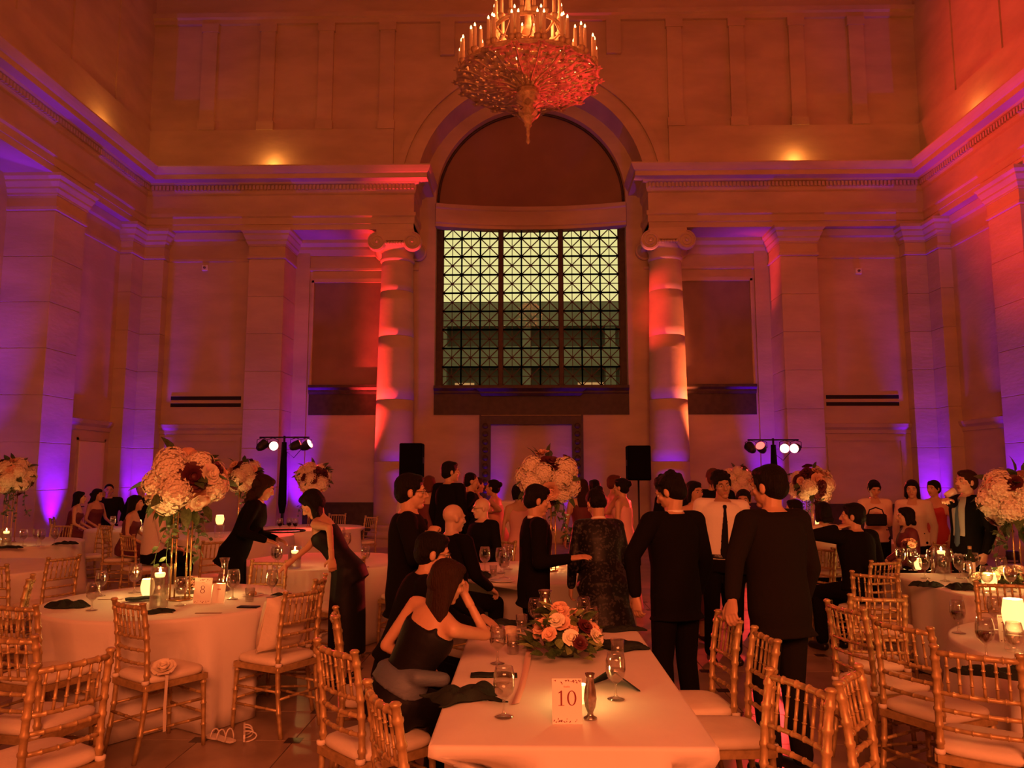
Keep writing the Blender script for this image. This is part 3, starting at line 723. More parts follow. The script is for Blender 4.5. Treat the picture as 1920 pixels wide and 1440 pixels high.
# ---- glass, candles, cards
thin_glass('clear_glass', (0.96, 0.96, 0.95), 0.06, 0.8)
thin_glass('water', (0.90, 0.88, 0.84), 0.04, 0.5)
thin_glass('wine_red', (0.30, 0.03, 0.03), 0.05, 0.5)
mat('glowing_wax', (0.9, 0.75, 0.5), 0.5, emit=(1.0, 0.55, 0.16), estr=4.5)  # wax emits by itself: flame glare put into the material
mat('candle_flame', (1, 0.8, 0.4), 0.5, emit=(1.0, 0.66, 0.28), estr=30.0)
mat('frosted_glow', (0.95, 0.8, 0.55), 0.6, emit=(1.0, 0.50, 0.13), estr=2.6)  # cup emits, standing in for candle light coming through frosted glass
mat('mercury_silver', (0.55, 0.50, 0.44), 0.22, metal=0.95, var=0.35, vscale=40)
mat('dark_napkin', (0.024, 0.032, 0.027), 0.95, spec=0.15, var=0.3, vscale=6, bump=0.3, bscale=90)
mat('card_paper', (0.86, 0.82, 0.74), 0.8)
mat('burgundy_ink', (0.22, 0.03, 0.04), 0.7)
mat('blush_ink', (0.62, 0.30, 0.22), 0.7)
mat('black_plastic', (0.015, 0.014, 0.014), 0.3)
mat('china', (0.85, 0.82, 0.76), 0.2)
gob = [(0.0,0.002),(0.034,0.002),(0.035,0.005),(0.012,0.010),(0.005,0.018),(0.0042,0.05),(0.006,0.062),(0.018,0.070),(0.034,0.088),(0.040,0.115),(0.038,0.150),(0.032,0.178),(0.0305,0.178),(0.0365,0.150),(0.0385,0.115),(0.0325,0.090),(0.016,0.073),(0.0,0.069)]
GOB = MB().lathe(gob, 20, cap=False).mesh('goblet', 'clear_glass')
wat = [(0.0,0.0705),(0.0155,0.0745),(0.0318,0.091),(0.0378,0.112),(0.0378,0.116),(0.0,0.116)]
WAT = MB().lathe(wat, 20, cap=False).mesh('water', 'water')
WIN = MB().lathe(wat, 20, cap=False).mesh('wine', 'wine_red')
TUM = MB().lathe([(0.0,0.002),(0.028,0.002),(0.031,0.006),(0.036,0.10),(0.0345,0.10),(0.0295,0.012),(0.0,0.010)], 18, cap=False).mesh('tumbler', 'clear_glass')
TWA = MB().lathe([(0.0,0.0105),(0.029,0.0125),(0.0325,0.06),(0.0,0.06)], 18, cap=False).mesh('water', 'water')
def goblet(x, y, label, wine=False, sc=1.0, z=0.7525, group='stemmed water glasses'):
    t = thing('goblet', label, 'glass', (x, y, z), group=group); t.scale = (sc, sc, sc)
    inst('bowl_and_stem', GOB, t); inst('wine' if wine else 'water', WIN if wine else WAT, t)
    return t
def tumbler(x, y, label, z=0.7525, group='low tumblers'):
    t = thing('tumbler', label, 'glass', (x, y, z), group=group); inst('cup', TUM, t); inst('water', TWA, t); return t
def flame_mb(c=(0,0,0), h=0.03, r=0.007):
    return MB().lathe([(0.0,0.0),(r*0.7,h*0.12),(r,h*0.35),(r*0.7,h*0.65),(r*0.3,h*0.88),(0.0,h)], 10, c, cap=False)
FLAME = flame_mb().mesh('flame', 'candle_flame')
FLOATC = MB().lathe([(0.0,-0.02),(0.03,-0.018),(0.036,0.0),(0.034,0.012),(0.0,0.010)], 18, cap=False).mesh('floating_candle', 'glowing_wax')
def hurricane(x, y, label, h=0.25, r=0.052, power=4.0, fill=0.72, z=0.7525):
    t = thing('hurricane_vase', label, 'candle', (x, y, z), group='glass cylinder candles')
    MB().lathe([(0.0,0.001),(r-0.004,0.001),(r,0.006),(r,h),(r-0.003,h),(r-0.003,0.012),(0,0.011)], 28, cap=False).build('glass_cylinder', 'clear_glass', t)
    MB().lathe([(0.0,0.0125),(r-0.0045,0.0135),(r-0.0045,h*fill),(0.0,h*fill)], 28, cap=False).build('water', 'water', t)
    c = inst('floating_candle', FLOATC, t, (0, 0, h*fill+0.010)); inst('flame', FLAME, c, (0, 0, 0.014), scale=1.3)
    lamp('candle_light', 'POINT', (x, y, z+h*fill+0.06), power, CANDLE, 0.02)
    return t
def votive(x, y, label, h=0.09, r=0.038, power=2.0, z=0.7525, glow='frosted_glow'):
    t = thing('votive', label, 'candle', (x, y, z), group='glowing votive cups')
    MB().lathe([(0.0,0.001),(r*0.62,0.001),(r*0.82,h*0.12),(r*1.0,h*0.38),(r*1.04,h*0.58),(r*0.92,h*0.85),(r*0.84,h),(r*0.84-0.003,h),(r*0.9,h*0.84),(r*0.98,h*0.5),(r*0.6,0.012),(0,0.011)], 22, cap=False).build('cup', glow, t)
    c = MB().lathe([(0.0,0.0125),(r*0.55,0.013),(r*0.72,h*0.5),(0.0,h*0.5)], 18, cap=False).build('wax', 'glowing_wax', t)
    inst('flame', FLAME, c, (0, 0, h*0.57))
    lamp('candle_light', 'POINT', (x, y, z+h+0.03), power, CANDLE, 0.02)
    return t
def digit(ch, h, w, y=0.0):
    # serif numerals as raised flat shapes in x-z, facing -y
    mb = MB(); T = 0.0006
    def ring(cx, cz, rx, rz, tx, tz, n=28):
        for k in range(n):
            a, b = 2*pi*k/n, 2*pi*(k+1)/n
            q = []
            for t in (a, b):
                q += [(cx+rx*cos(t), cz+rz*sin(t)), (cx+(rx-tx)*cos(t), cz+(rz-tz)*sin(t))]
            mb.add([(q[0][0],y-T,q[0][1]),(q[1][0],y-T,q[1][1]),(q[3][0],y-T,q[3][1]),(q[2][0],y-T,q[2][1])], [(0,1,2,3)])
    def poly(ps): mb.add([(a,y-T,b) for a, b in ps], [tuple(range(len(ps)))])
    if ch == '0': ring(0, h/2, w/2, h/2, w*0.19, h*0.05)
    if ch == '8': ring(0, h*0.27, w*0.5, h*0.27, w*0.17, h*0.05); ring(0, h*0.76, w*0.42, h*0.24, w*0.15, h*0.05)
    if ch == '1':
        poly([(-w*0.09,0.02*h),(w*0.09,0.02*h),(w*0.09,h),(-w*0.02,h),(-w*0.3,h*0.86),(-w*0.3,h*0.82),(-w*0.09,h*0.86)])
        poly([(-w*0.32,0),(w*0.32,0),(w*0.32,0.035*h),(-w*0.32,0.035*h)])
    return mb
def table_card(x, y, rz, digits, label, w=0.115, h=0.165, tilt=-6):
    t = thing('table_card', label, 'card', (x, y, 0.7527), radians(rz)); t.rotation_euler = (radians(tilt), 0, radians(rz))
    MB().box(-w/2, w/2, 0, 0.002, 0, h).build('card', 'card_paper', t)
    n = len(digits)
    for i, d in enumerate(digits):
        digit(d, 0.055, 0.036).build('numeral', 'burgundy_ink', t, ((i-(n-1)/2)*0.040 - 0.002, -0.0002, h*0.40))
    wd = MB()
    for k in range(5):
        wd.box(-0.012+k*0.0048, -0.012+k*0.0048+0.0032, -0.0008, -0.0002, h*0.80, h*0.80+(0.006 if k in (0, 3) else 0.004))
    wd.build('small_word', 'blush_ink', t)
    rnd = random.Random(len(label)); lv = MB()
    for k in range(34):
        top = k % 2; cx = rnd.uniform(-w*0.46, w*0.46); cz = h*(0.965-abs(rnd.gauss(0, .035))) if top else h*(0.03+abs(rnd.gauss(0, 0.05)))
        a = rnd.uniform(0, 6.28); L = rnd.uniform(0.006, 0.013); c, s = cos(a), sin(a)
        cx = max(-w/2+0.007, min(w/2-0.007, cx)); cz = max(0.008, min(h-0.008, cz)); L = min(L, 0.0068*1.8)
        lv.add([(cx-c*L/2,-0.0006,cz-s*L/2),(cx+s*L*0.2,-0.0006,cz-c*L*0.2),(cx+c*L/2,-0.0006,cz+s*L/2),(cx-s*L*0.2,-0.0006,cz+c*L*0.2)], [(0,1,2,3)])
    lv.build('printed_leaves', 'burgundy_ink', t)
    return t
def napkin(x, y, rz, w, d, h, label, seed, z=0.754, kind='crumple'):
    rnd = random.Random(seed); N, M = 26, 20; vs = []; fs = []
    ph = [rnd.uniform(0, 6.28) for _ in range(8)]; fr = [rnd.uniform(4, 11) for _ in range(4)]
    for layer in (0, 1):
        for i in range(N+1):
            for j in range(M+1):
                u = i/N-0.5; v = j/M-0.5
                e = max(0, 1-(abs(u)*2)**6)*max(0, 1-(abs(v)*2)**6)
                if kind == 'crumple':
                    wx = w*u*(1+0.22*sin(6*v+ph[0])) + 0.02*sin(9*v+ph[1]); wy = d*v*(1-0.28*cos(5*u+ph[2])) + 0.10*d*sin(7*u+ph[3])
                    hz = h*(0.30+0.30*abs(sin(fr[0]*u+4*v+ph[4])) + 0.28*abs(sin(fr[1]*v-5*u+ph[5])) + 0.12*sin(14*u+ph[6]))*(0.25+0.75*e)
                elif kind == 'fold':
                    wx = w*u; wy = d*v + 0.004*sin(8*u+ph[0]); hz = h*(0.6+0.4*e) + 0.002*sin(12*u+ph[1])
                else:      # tent
                    wx = w*u*(1-0.75*max(0, v+0.5)*0.9); wy = d*v; hz = h*max(0, 1-abs(u)*2.1)*(0.35+0.65*(0.5-v)) + 0.006
                zz = hz if layer else max(0.0, hz-0.005) if 0.02 < (i/N) < 0.98 and 0.02 < (j/M) < 0.98 else hz-0.004
                vs.append((wx, wy, max(0, zz)+ (0.001 if layer else 0)))
    S = (N+1)*(M+1); I = lambda l, i, j: l*S + i*(M+1)+j
    for i in range(N):
        for j in range(M):
            fs.append((I(1,i,j),I(1,i+1,j),I(1,i+1,j+1),I(1,i,j+1))); fs.append((I(0,i,j),I(0,i,j+1),I(0,i+1,j+1),I(0,i+1,j)))
    for i in range(N):
        fs.append((I(0,i,0),I(0,i+1,0),I(1,i+1,0),I(1,i,0))); fs.append((I(1,i,M),I(1,i+1,M),I(0,i+1,M),I(0,i,M)))
    for j in range(M):
        fs.append((I(1,0,j),I(1,0,j+1),I(0,0,j+1),I(0,0,j))); fs.append((I(0,N,j),I(0,N,j+1),I(1,N,j+1),I(1,N,j)))
    o = MB().add(vs, fs, True).build('napkin', 'dark_napkin', None, (x, y, z), (0, 0, radians(rz)))
    return tag(o, label, 'napkin', 'dark green napkins')
def on(px, py, z=0.7525): p = at_z(px, py, z); return p.x, p.y
# table marked 10
table_card(*on(1064, 1358), 2, '10', 'white card printed with a burgundy 10 before the silver bud vase')
goblet(*on(945, 1345), 'water goblet beside the crumpled napkin at the table marked 10', sc=1.08)
goblet(*on(1155, 1312), 'water goblet in front of the tent-folded napkin', sc=1.08)
goblet(*on(933, 1245), 'empty-looking goblet beside the tan cup at the table marked 10', sc=1.05)
goblet(*on(1003, 1180), 'goblet behind the low flowers by the silver pitcher', sc=1.05)
goblet(*on(1095, 1180), 'tall goblet behind the low flowers, away from the pitcher', sc=1.1)
goblet(*on(1110, 1200), 'goblet touching the low flowers on the napkin side', sc=1.05)
tumbler(*on(962, 1226), 'short tumbler at the foot of the low flowers by the ribbon')
tumbler(*on(1158, 1236), 'short tumbler beside the cream rose')
tumbler(*on(978, 1184), 'short tumbler catching light behind the ribbon')
napkin(*on(926, 1268), 2, 0.22, 0.075, 0.012, 'dark green napkin folded into a flat strip', 1, kind='fold')
napkin(*on(868, 1312), 18, 0.28, 0.17, 0.06, 'dark green napkin crumpled over the table edge beside the goblet', 2)
napkin(*on(1160, 1215), -12, 0.27, 0.16, 0.045, 'dark green napkin crumpled beyond the tent-folded one', 3)
napkin(*on(1150, 1285), -14, 0.26, 0.17, 0.085, 'dark green napkin folded like a tent behind a goblet', 4, kind='tent')
napkin(*on(1165, 1182), 4, 0.22, 0.10, 0.03, 'dark green napkin at the far corner of the table marked 10', 5)
napkin(*on(940, 1172), -4, 0.26, 0.11, 0.035, 'dark green napkin at the head of the table marked 10', 6)
cu = thing('coffee_cup', 'tan stoneware cup on a saucer near the seated woman', 'cup', (*on(956, 1204), 0.7525))
mat('stoneware', (0.62, 0.50, 0.36), 0.4, var=0.2, vscale=30)
MB().lathe([(0.0,0.006),(0.034,0.006),(0.037,0.012),(0.039,0.085),(0.036,0.085),(0.034,0.016),(0,0.014)], 22, cap=False).build('cup_body', 'stoneware', cu)
MB().tube([(0.037+0.0,0,0.07),(0.058,0,0.072),(0.064,0,0.05),(0.056,0,0.03),(0.036,0,0.028)], 0.0045, 7).build('handle', 'stoneware', cu)
MB().lathe([(0.0,0.001),(0.045,0.001),(0.075,0.010),(0.075,0.013),(0.045,0.005),(0,0.005)], 26, cap=False).build('saucer', 'china', cu)
sv = thing('bud_vase', 'slender mercury-silver bud vase behind the card marked 10', 'vase', (*on(1107, 1348), 0.7525))
MB().lathe([(0.0,0.001),(0.026,0.001),(0.026,0.006),(0.013,0.014),(0.011,0.024),(0.020,0.045),(0.0255,0.075),(0.022,0.11),(0.0155,0.14),(0.015,0.155),(0.0195,0.172),(0.0175,0.172),(0.013,0.155),(0.013,0.14),(0.0,0.12)], 24, cap=False).build('vase_body', 'mercury_silver', sv)
pv = thing('pitcher_vase', 'wide-mouthed mercury-silver vase behind the low flowers', 'vase', (*on(1022, 1166), 0.7525))
MB().lathe([(0.0,0.001),(0.045,0.001),(0.055,0.02),(0.058,0.06),(0.048,0.11),(0.034,0.15),(0.033,0.17),(0.045,0.20),(0.043,0.20),(0.030,0.17),(0.030,0.15),(0.044,0.11),(0.0,0.08)], 26, cap=False).build('vase_body', 'mercury_silver', pv)
votive(*on(1088, 1318), 'glowing votive behind the card marked 10', h=0.075, r=0.032, power=1.7)
mat('blush_ribbon', (0.75, 0.42, 0.32), 0.55, sheen=0.3)
p = [Vector((*on(1000, 1212), 0.80)), Vector((*on(992, 1232), 0.785)), Vector((*on(985, 1262), 0.757)), Vector((*on(978, 1290), 0.7555)), Vector((*on(966, 1322), 0.757))]
vs = []; fs = []
for i, q in enumerate(p):
    for s in (-1, 1):
        for dz in (0, 0.0012): vs.append((q.x + s*0.016, q.y, q.z+dz + 0.002*s))
for i in range(len(p)-1):
    a = i*4; b = a+4
    fs += [(a,a+2,b+2,b),(a+1,b+1,b+3,a+3),(a,b,b+1,a+1),(a+2,a+3,b+3,b+2)]
tag(MB().add(vs, fs, True).build('ribbon', 'blush_ribbon'), 'blush ribbon trailing from the low flowers onto the cloth', 'ribbon')
# table marked 8
table_card(*on(378, 1132), -4, '8', 'white card printed with a burgundy 8 beside the tall cylinder candle', w=0.135, h=0.185)
mcd = thing('menu_card', 'plain cream card leaning next to the card marked 8', 'card', (*on(407, 1131), 0.7527), radians(-14)); mcd.rotation_euler = (radians(-9), 0, radians(-14))
MB().box(-0.055, 0.055, 0, 0.002, 0, 0.14).build('card', 'card_paper', mcd); MB().box(-0.012, 0.016, -0.0008, 0, 0.095, 0.105).build('printed_mark', 'blush_ink', mcd)
hurricane(*on(297, 1141), 'tall glass cylinder with a floating candle beside the card marked 8', h=0.29, r=0.062, power=9.0, fill=0.78)
votive(*on(276, 1117), 'round glowing votive against the tall cylinder on the table marked 8', h=0.13, r=0.05, power=6.0)
votive(*on(408, 1117), 'low glowing votive behind the plain cream card', h=0.09, r=0.045, power=3.5)
goblet(*on(338, 1136), 'goblet between the cylinder candle and the card marked 8', sc=1.15)
goblet(*on(172, 1145), 'goblet next to the dark napkin roll on the table marked 8', sc=1.1)
goblet(*on(188, 1118), 'goblet of red wine near the dark napkin roll', wine=True, sc=1.1)
goblet(*on(252, 1112), 'large balloon goblet before the glowing votive', sc=1.3)
goblet(*on(436, 1124), 'goblet sparkling beside the glass carafe', sc=1.25)
goblet(*on(509, 1121), 'goblet near the bending woman reaching over the table', sc=1.2)
tumbler(*on(468, 1128), 'white-rimmed tumbler beside the black phone')
cf = thing('carafe', 'clear flared-neck water carafe on the table marked 8', 'carafe', (*on(419, 1108), 0.7525))
MB().lathe([(0.0,0.001),(0.048,0.001),(0.054,0.01),(0.058,0.07),(0.045,0.13),(0.026,0.18),(0.028,0.22),(0.042,0.265),(0.040,0.265),(0.025,0.22),(0.023,0.18),(0.042,0.13),(0.054,0.07),(0.05,0.012),(0,0.010)], 26, cap=False).build('glass_body', 'clear_glass', cf)
MB().lathe([(0.0,0.0105),(0.0495,0.0125),(0.0535,0.07),(0.0415,0.13),(0.0,0.13)], 26, cap=False).build('water', 'water', cf)
napkin(*on(128, 1140), 8, 0.24, 0.10, 0.06, 'dark green napkin rolled up beside a goblet on the table marked 8', 21)
napkin(*on(268, 1127), 30, 0.24, 0.12, 0.03, 'dark napkin folded flat by the tall cylinder candle', 22, kind='fold')
napkin(*on(297, 1149), 20, 0.15, 0.10, 0.03, 'small dark napkin peeping out behind the chair with the flower', 23)
napkin(*on(530, 1118), -10, 0.16, 0.09, 0.02, 'dark green napkin at the edge by the bending woman', 24, kind='fold')
ph_ = MB().rbox(-0.075, 0.075, -0.037, 0.037, 0, 0.008, 0.003).build('phone', 'black_plastic', None, (*on(466, 1139), 0.7535), (0, 0, radians(-4))); tag(ph_, 'black phone lying face down on the table marked 8', 'phone')
MB().rbox(0.03, 0.066, -0.028, 0.0, 0.008, 0.0095, 0.001).build('camera_bump', 'black_plastic', ph_)
mat('menu_print', (0.30, 0.14, 0.10), 0.7)
for (px, py, rz) in ((391, 1150, 3), (207, 1124, 6)):
    k = MB().rbox(-0.09, 0.09, -0.012, 0.012, 0, 0.002, 0.0006).build('menu_strip', 'menu_print', None, (*on(px, py), 0.7535), (0, 0, radians(rz)))
    tag(k, 'narrow brown printed strip on the cloth ' + ('before the card marked 8' if px > 300 else 'near the goblet of red wine'), 'menu')
pl = thing('bread_plate', 'small plate with a bread roll behind the tumbler on the table marked 8', 'plate', (*on(473, 1117), 0.7525))
PLATE = MB().lathe([(0.0,0.001),(0.05,0.001),(0.085,0.010),(0.085,0.013),(0.05,0.005),(0,0.005)], 28, cap=False).mesh('dish', 'china')
inst('dish', PLATE, pl)
mat('bread', (0.55, 0.32, 0.13), 0.8, var=0.3, vscale=20)
MB().lathe([(0.0,0.006),(0.03,0.006),(0.036,0.018),(0.028,0.032),(0,0.038)], 16, cap=False).build('bread_roll', 'bread', pl)
# table behind the suited men
for i, (px, py, w, lab) in enumerate(((909, 1072, False, 'goblet before the bald man in glasses'), (939, 1075, False, 'tall goblet next to the suited man on the bald men table'), (953, 1068, True, 'goblet of red wine half hidden by the suited man'), (945, 1085, False, 'goblet on the near rim of the bald men table'))):
    goblet(*on(px, py), lab, w, 1.35)
tumbler(*on(925, 1080), 'tumbler on the bald men table')
napkin(*on(896, 1084), 24, 0.22, 0.16, 0.07, 'dark napkin heaped on the rim of the bald men table', 31)
pl = thing('dinner_plate', 'dinner plate at the rim of the bald men table', 'plate', (*on(942, 1091), 0.7525)); inst('dish', PLATE, pl, scale=1.3)
votive(*on(1041, 1064), 'bright votive at the foot of the bouquet on the bald men table', h=0.12, r=0.05, power=4.5)
# frosted candle table
hv = votive(*on(1906, 1222), 'tall frosted glowing glass candle at the edge of the frame', h=0.17, r=0.055, power=7.0, z=0.86)
MB().lathe([(0.0,-0.107),(0.05,-0.107),(0.055,-0.10),(0.055,-0.004),(0.0,-0.004)], 22, cap=False).build('glass_base', 'clear_glass', hv)
table_card(*on(1893, 1205), -12, '11', 'white number card half hidden behind the frosted candle', w=0.10, h=0.15)
goblet(*on(1850, 1235), 'goblet of red wine before the frosted candle', True, 1.15)
goblet(*on(1798, 1188), 'goblet with red wine alone near the table rim by empty chairs', True, 1.1)
goblet(*on(1868, 1180), 'goblet behind the number card of the frosted candle table', False, 1.1)
goblet(*on(1905, 1240), 'goblet sparkling under the frosted candle', False, 1.1)
napkin(*on(1880, 1268), -22, 0.36, 0.17, 0.05, 'dark green napkin spread before the frosted candle', 41)
# garland table
gl = [(1712,1070,1),(1735,1085,0),(1690,1068,0),(1748,1072,0),(1772,1090,0),(1800,1085,0),(1828,1080,0),(1852,1112,0),(1880,1090,0),(1896,1110,0),(1780,1070,0),(1815,1100,0)]
gw = ['of red wine beside the small vase of white flowers', 'before the small vase of white flowers', 'at the end rim by the man raising a hand', 'between the white flowers and the cylinder candle', 'in front of the garland cylinder candle', 'beside the garland cylinder candle toward the bottle', 'touching the wine bottle', 'behind the rim votive of the garland table', 'between the rim votive and the big bouquet', 'under the big peach bouquet', 'behind the garland cylinder candle', 'between bundled napkin and rim votive']
for i, (px, py, w) in enumerate(gl): goblet(*on(px, py), 'goblet ' + gw[i], bool(w), 1.2)
hurricane(*on(1767, 1075), 'bright glass cylinder candle in the middle of the garland', h=0.24, r=0.07, power=7.0, fill=0.8)
votive(*on(1856, 1105), 'bright votive at the rim of the garland table', h=0.13, r=0.055, power=6.0)
votive(*on(1722, 1068), 'votive beside the small vase of white flowers', h=0.11, r=0.035, power=3.0)
votive(*on(1862, 1005), 'twinkling votive behind the drinking man', h=0.09, r=0.035, power=1.5)
napkin(*on(1738, 1100), 3, 0.22, 0.12, 0.05, 'dark napkin hanging over the rim of the garland table', 51)
napkin(*on(1806, 1106), -18, 0.19, 0.12, 0.06, 'dark napkin bundled between candle and rim on the garland table', 52)
bt = thing('wine_bottle', 'wine bottle standing behind the votive on the garland table', 'bottle', (*on(1822, 1085), 0.7525))
mat('bottle_glass', (0.02, 0.03, 0.015), 0.08)
MB().lathe([(0.0,0.001),(0.036,0.001),(0.037,0.006),(0.037,0.19),(0.030,0.215),(0.015,0.235),(0.0145,0.29),(0.0,0.29)], 22, cap=False).build('bottle_body', 'bottle_glass', bt)
MB().lathe([(0.0375,0.06),(0.0375,0.15)], 22, cap=False).build('paper_label', 'card_paper', bt); MB().lathe([(0.0158,0.265),(0.0158,0.292),(0,0.2925)], 14, cap=False).build('foil', 'gold_chair', bt)
# tables farther off
hurricane(-2.46, 7.98, 'bright glass cylinder candle behind the bending woman', h=0.22, r=0.065, power=6.5, fill=0.7)
goblet(-2.62, 7.95, 'goblet beside the bright candle behind the bending woman', sc=1.2); goblet(-2.68, 8.05, 'second goblet beside the bright candle behind the bending woman', sc=1.2)
for (px, py) in ((650, 1035), (640, 1022)): goblet(*on(px, py), 'goblet on the red-lit cloth between the bending woman and the standing man', sc=1.3, group='goblets on the red-lit cloth')
goblet(-1.75, 8.05, 'goblet close behind the elbow of the bending woman', sc=1.2)
votive(-4.72, 11.7, 'bright frosted votive behind the shoulder of the server', h=0.14, r=0.06, power=5, z=0.95)
MB().lathe([(0.0,0.0),(0.065,0.0),(0.07,0.01),(0.07,0.19),(0.0,0.19)], 20, cap=False).build('block', 'clear_glass', tag(thing('glass_block', 'cut glass block under the frosted votive', 'holder', (-4.72, 11.7, 0.7525)), None))
hurricane(-6.95, 10.2, 'bright glass cylinder candle by the violet wall bouquet', h=0.24, r=0.07, power=6.5, fill=0.75)
votive(-7.2, 10.05, 'small votive by the violet wall bouquet', h=0.09, r=0.04, power=1.5)
for i in range(4): goblet(-6.75+0.12*i, 10.25+0.09*(i % 2), 'goblet at the violet wall bouquet table', sc=1.25, group='goblets at the violet wall table')
napkin(-6.35, 10.55, 10, 0.25, 0.14, 0.05, 'dark napkin on the bouquet table by the violet wall', 61); napkin(-6.75, 9.98, 4, 0.28, 0.12, 0.04, 'dark napkin near the candle by the violet wall', 62)
votive(-6.85, 13.45, 'bright votive among the seated guests in the violet corner', h=0.16, r=0.07, power=5)
goblet(-7.2, 13.3, 'goblet before the guests in the violet corner', sc=1.3)
votive(4.05, 11.2, 'bright votive under the red lamp bouquet', h=0.17, r=0.06, power=5, z=0.93)
MB().lathe([(0.0,0.0),(0.055,0.0),(0.06,0.01),(0.06,0.17),(0.0,0.17)], 20, cap=False).build('block', 'clear_glass', thing('glass_block', 'cut glass block under the bright votive under the red lamps', 'holder', (4.05, 11.2, 0.7525)))
votive(-3.75, 13.5, 'small votive at the foot of the bouquet before the dark panel', h=0.12, r=0.05, power=1.5)
goblet(3.75, 11.05, 'goblet before the red lamp bouquet', sc=1.3)
# ================================================================== people
mat('skin_a', (0.56, 0.33, 0.21), 0.5, var=0.06, vscale=9)
mat('skin_b', (0.42, 0.24, 0.15), 0.5, var=0.06, vscale=9)
mat('skin_c', (0.66, 0.44, 0.32), 0.5, var=0.06, vscale=9)
mat('hair_black', (0.008, 0.006, 0.005), 0.55, spec=0.12, bump=0.6, bscale=60, stretch=(3,3,0.35))
mat('hair_brown', (0.030, 0.013, 0.007), 0.55, spec=0.12, bump=0.6, bscale=60, stretch=(3,3,0.35))
mat('hair_auburn_redlit', (0.10, 0.03, 0.015), 0.55, spec=0.12, bump=0.5, bscale=60, stretch=(3,3,0.35))  # auburn hair, also red light put into the colour of hidden heads
mat('hair_grey', (0.36, 0.32, 0.28), 0.55, spec=0.12, bump=0.5, bscale=60, stretch=(3,3,0.35))
mat('black_wool', (0.007, 0.006, 0.006), 0.95, spec=0.08, bump=0.15, bscale=120)
mat('charcoal_wool', (0.013, 0.011, 0.010), 0.95, spec=0.1, bump=0.15, bscale=120)
mat('black_satin', (0.006, 0.005, 0.007), 0.6, spec=0.2, bump=0.2, bscale=14)
mat('white_shirt', (0.80, 0.74, 0.66), 0.8, bump=0.12, bscale=18)
mat('grey_shirt', (0.42, 0.40, 0.38), 0.8)
mat('black_tie', (0.008, 0.007, 0.008), 0.7, spec=0.1)
mat('blue_tie', (0.06, 0.10, 0.17), 0.5)
mat('red_tie', (0.35, 0.04, 0.05), 0.5)
mat('peach_chiffon', (0.78, 0.40, 0.30), 0.8, bump=0.2, bscale=12)
mat('pink_chiffon', (0.80, 0.42, 0.40), 0.75, bump=0.2, bscale=12)
mat('pale_blouse', (0.72, 0.55, 0.44), 0.8, bump=0.2, bscale=12)
mat('red_dress', (0.42, 0.03, 0.03), 0.7, bump=0.2, bscale=12)
mat('wine_dress', (0.12, 0.02, 0.03), 0.7, bump=0.2, bscale=12)
mat('slate_shawl', (0.10, 0.12, 0.16), 0.6, bump=0.35, bscale=10, stretch=(0.6,0.6,3))
mat('sequin', (0.010, 0.010, 0.011), 0.45, spec=0.2)
_nt = MATS['sequin'].node_tree; _b = _nt.nodes['Principled BSDF']
_tc = _nt.nodes.new('ShaderNodeTexCoord'); _v = _nt.nodes.new('ShaderNodeTexVoronoi'); _v.inputs['Scale'].default_value = 70
_nt.links.new(_tc.outputs['Object'], _v.inputs['Vector'])
_r = _nt.nodes.new('ShaderNodeValToRGB'); _r.color_ramp.elements[0].position = 0.72; _r.color_ramp.elements[1].position = 0.78
_r.color_ramp.elements[0].color = (0.010, 0.010, 0.011, 1); _r.color_ramp.elements[1].color = (0.045, 0.043, 0.046, 1)  # scattered paler cells put the sequin sparkle into the base colour
_sp = _nt.nodes.new('ShaderNodeSeparateColor'); _nt.links.new(_v.outputs['Color'], _sp.inputs[0]); _nt.links.new(_sp.outputs[0], _r.inputs[0]); _nt.links.new(_r.outputs[0], _b.inputs['Base Color'])
mat('eye_white', (0.55, 0.50, 0.46), 0.5); mat('eye_iris', (0.02, 0.012, 0.008), 0.5); mat('lips', (0.42, 0.15, 0.12), 0.4)
mat('spectacle_frame', (0.02, 0.015, 0.012), 0.3); mat('shoe_leather', (0.012, 0.010, 0.010), 0.3)

def V(*a): return Vector(a)
def ellipsoid(mb, c, r, M=None, n=14, m=9):
    vs = []; fs = []
    for i in range(m+1):
        t = pi*i/m
        for j in range(n):
            p = V(r[0]*sin(t)*cos(2*pi*j/n), r[1]*sin(t)*sin(2*pi*j/n), r[2]*cos(t)) + V(*c)
            vs.append(M @ p if M is not None else p)
    for i in range(m):
        for j in range(n): k = (j+1) % n; fs.append((i*n+j, (i+1)*n+j, (i+1)*n+k, i*n+k))
    return mb.add(vs, fs, True)
def capsule(mb, a, ra, b, rb, n=10):
    a = Vector(a); b = Vector(b); t = (b-a); L = t.length
    if L < 1e-6: return mb
    t /= L; pts = []; rr = []
    for q in (1.0, 0.85, 0.5): pts.append(a - t*ra*q); rr.append(ra*sqrt(max(0.0004, 1-q*q)))
    pts += [a, b]; rr += [ra, rb]
    for q in (0.5, 0.85, 1.0): pts.append(b + t*rb*q); rr.append(rb*sqrt(max(0.0004, 1-q*q)))
    return mb.tube(pts, rr, n)
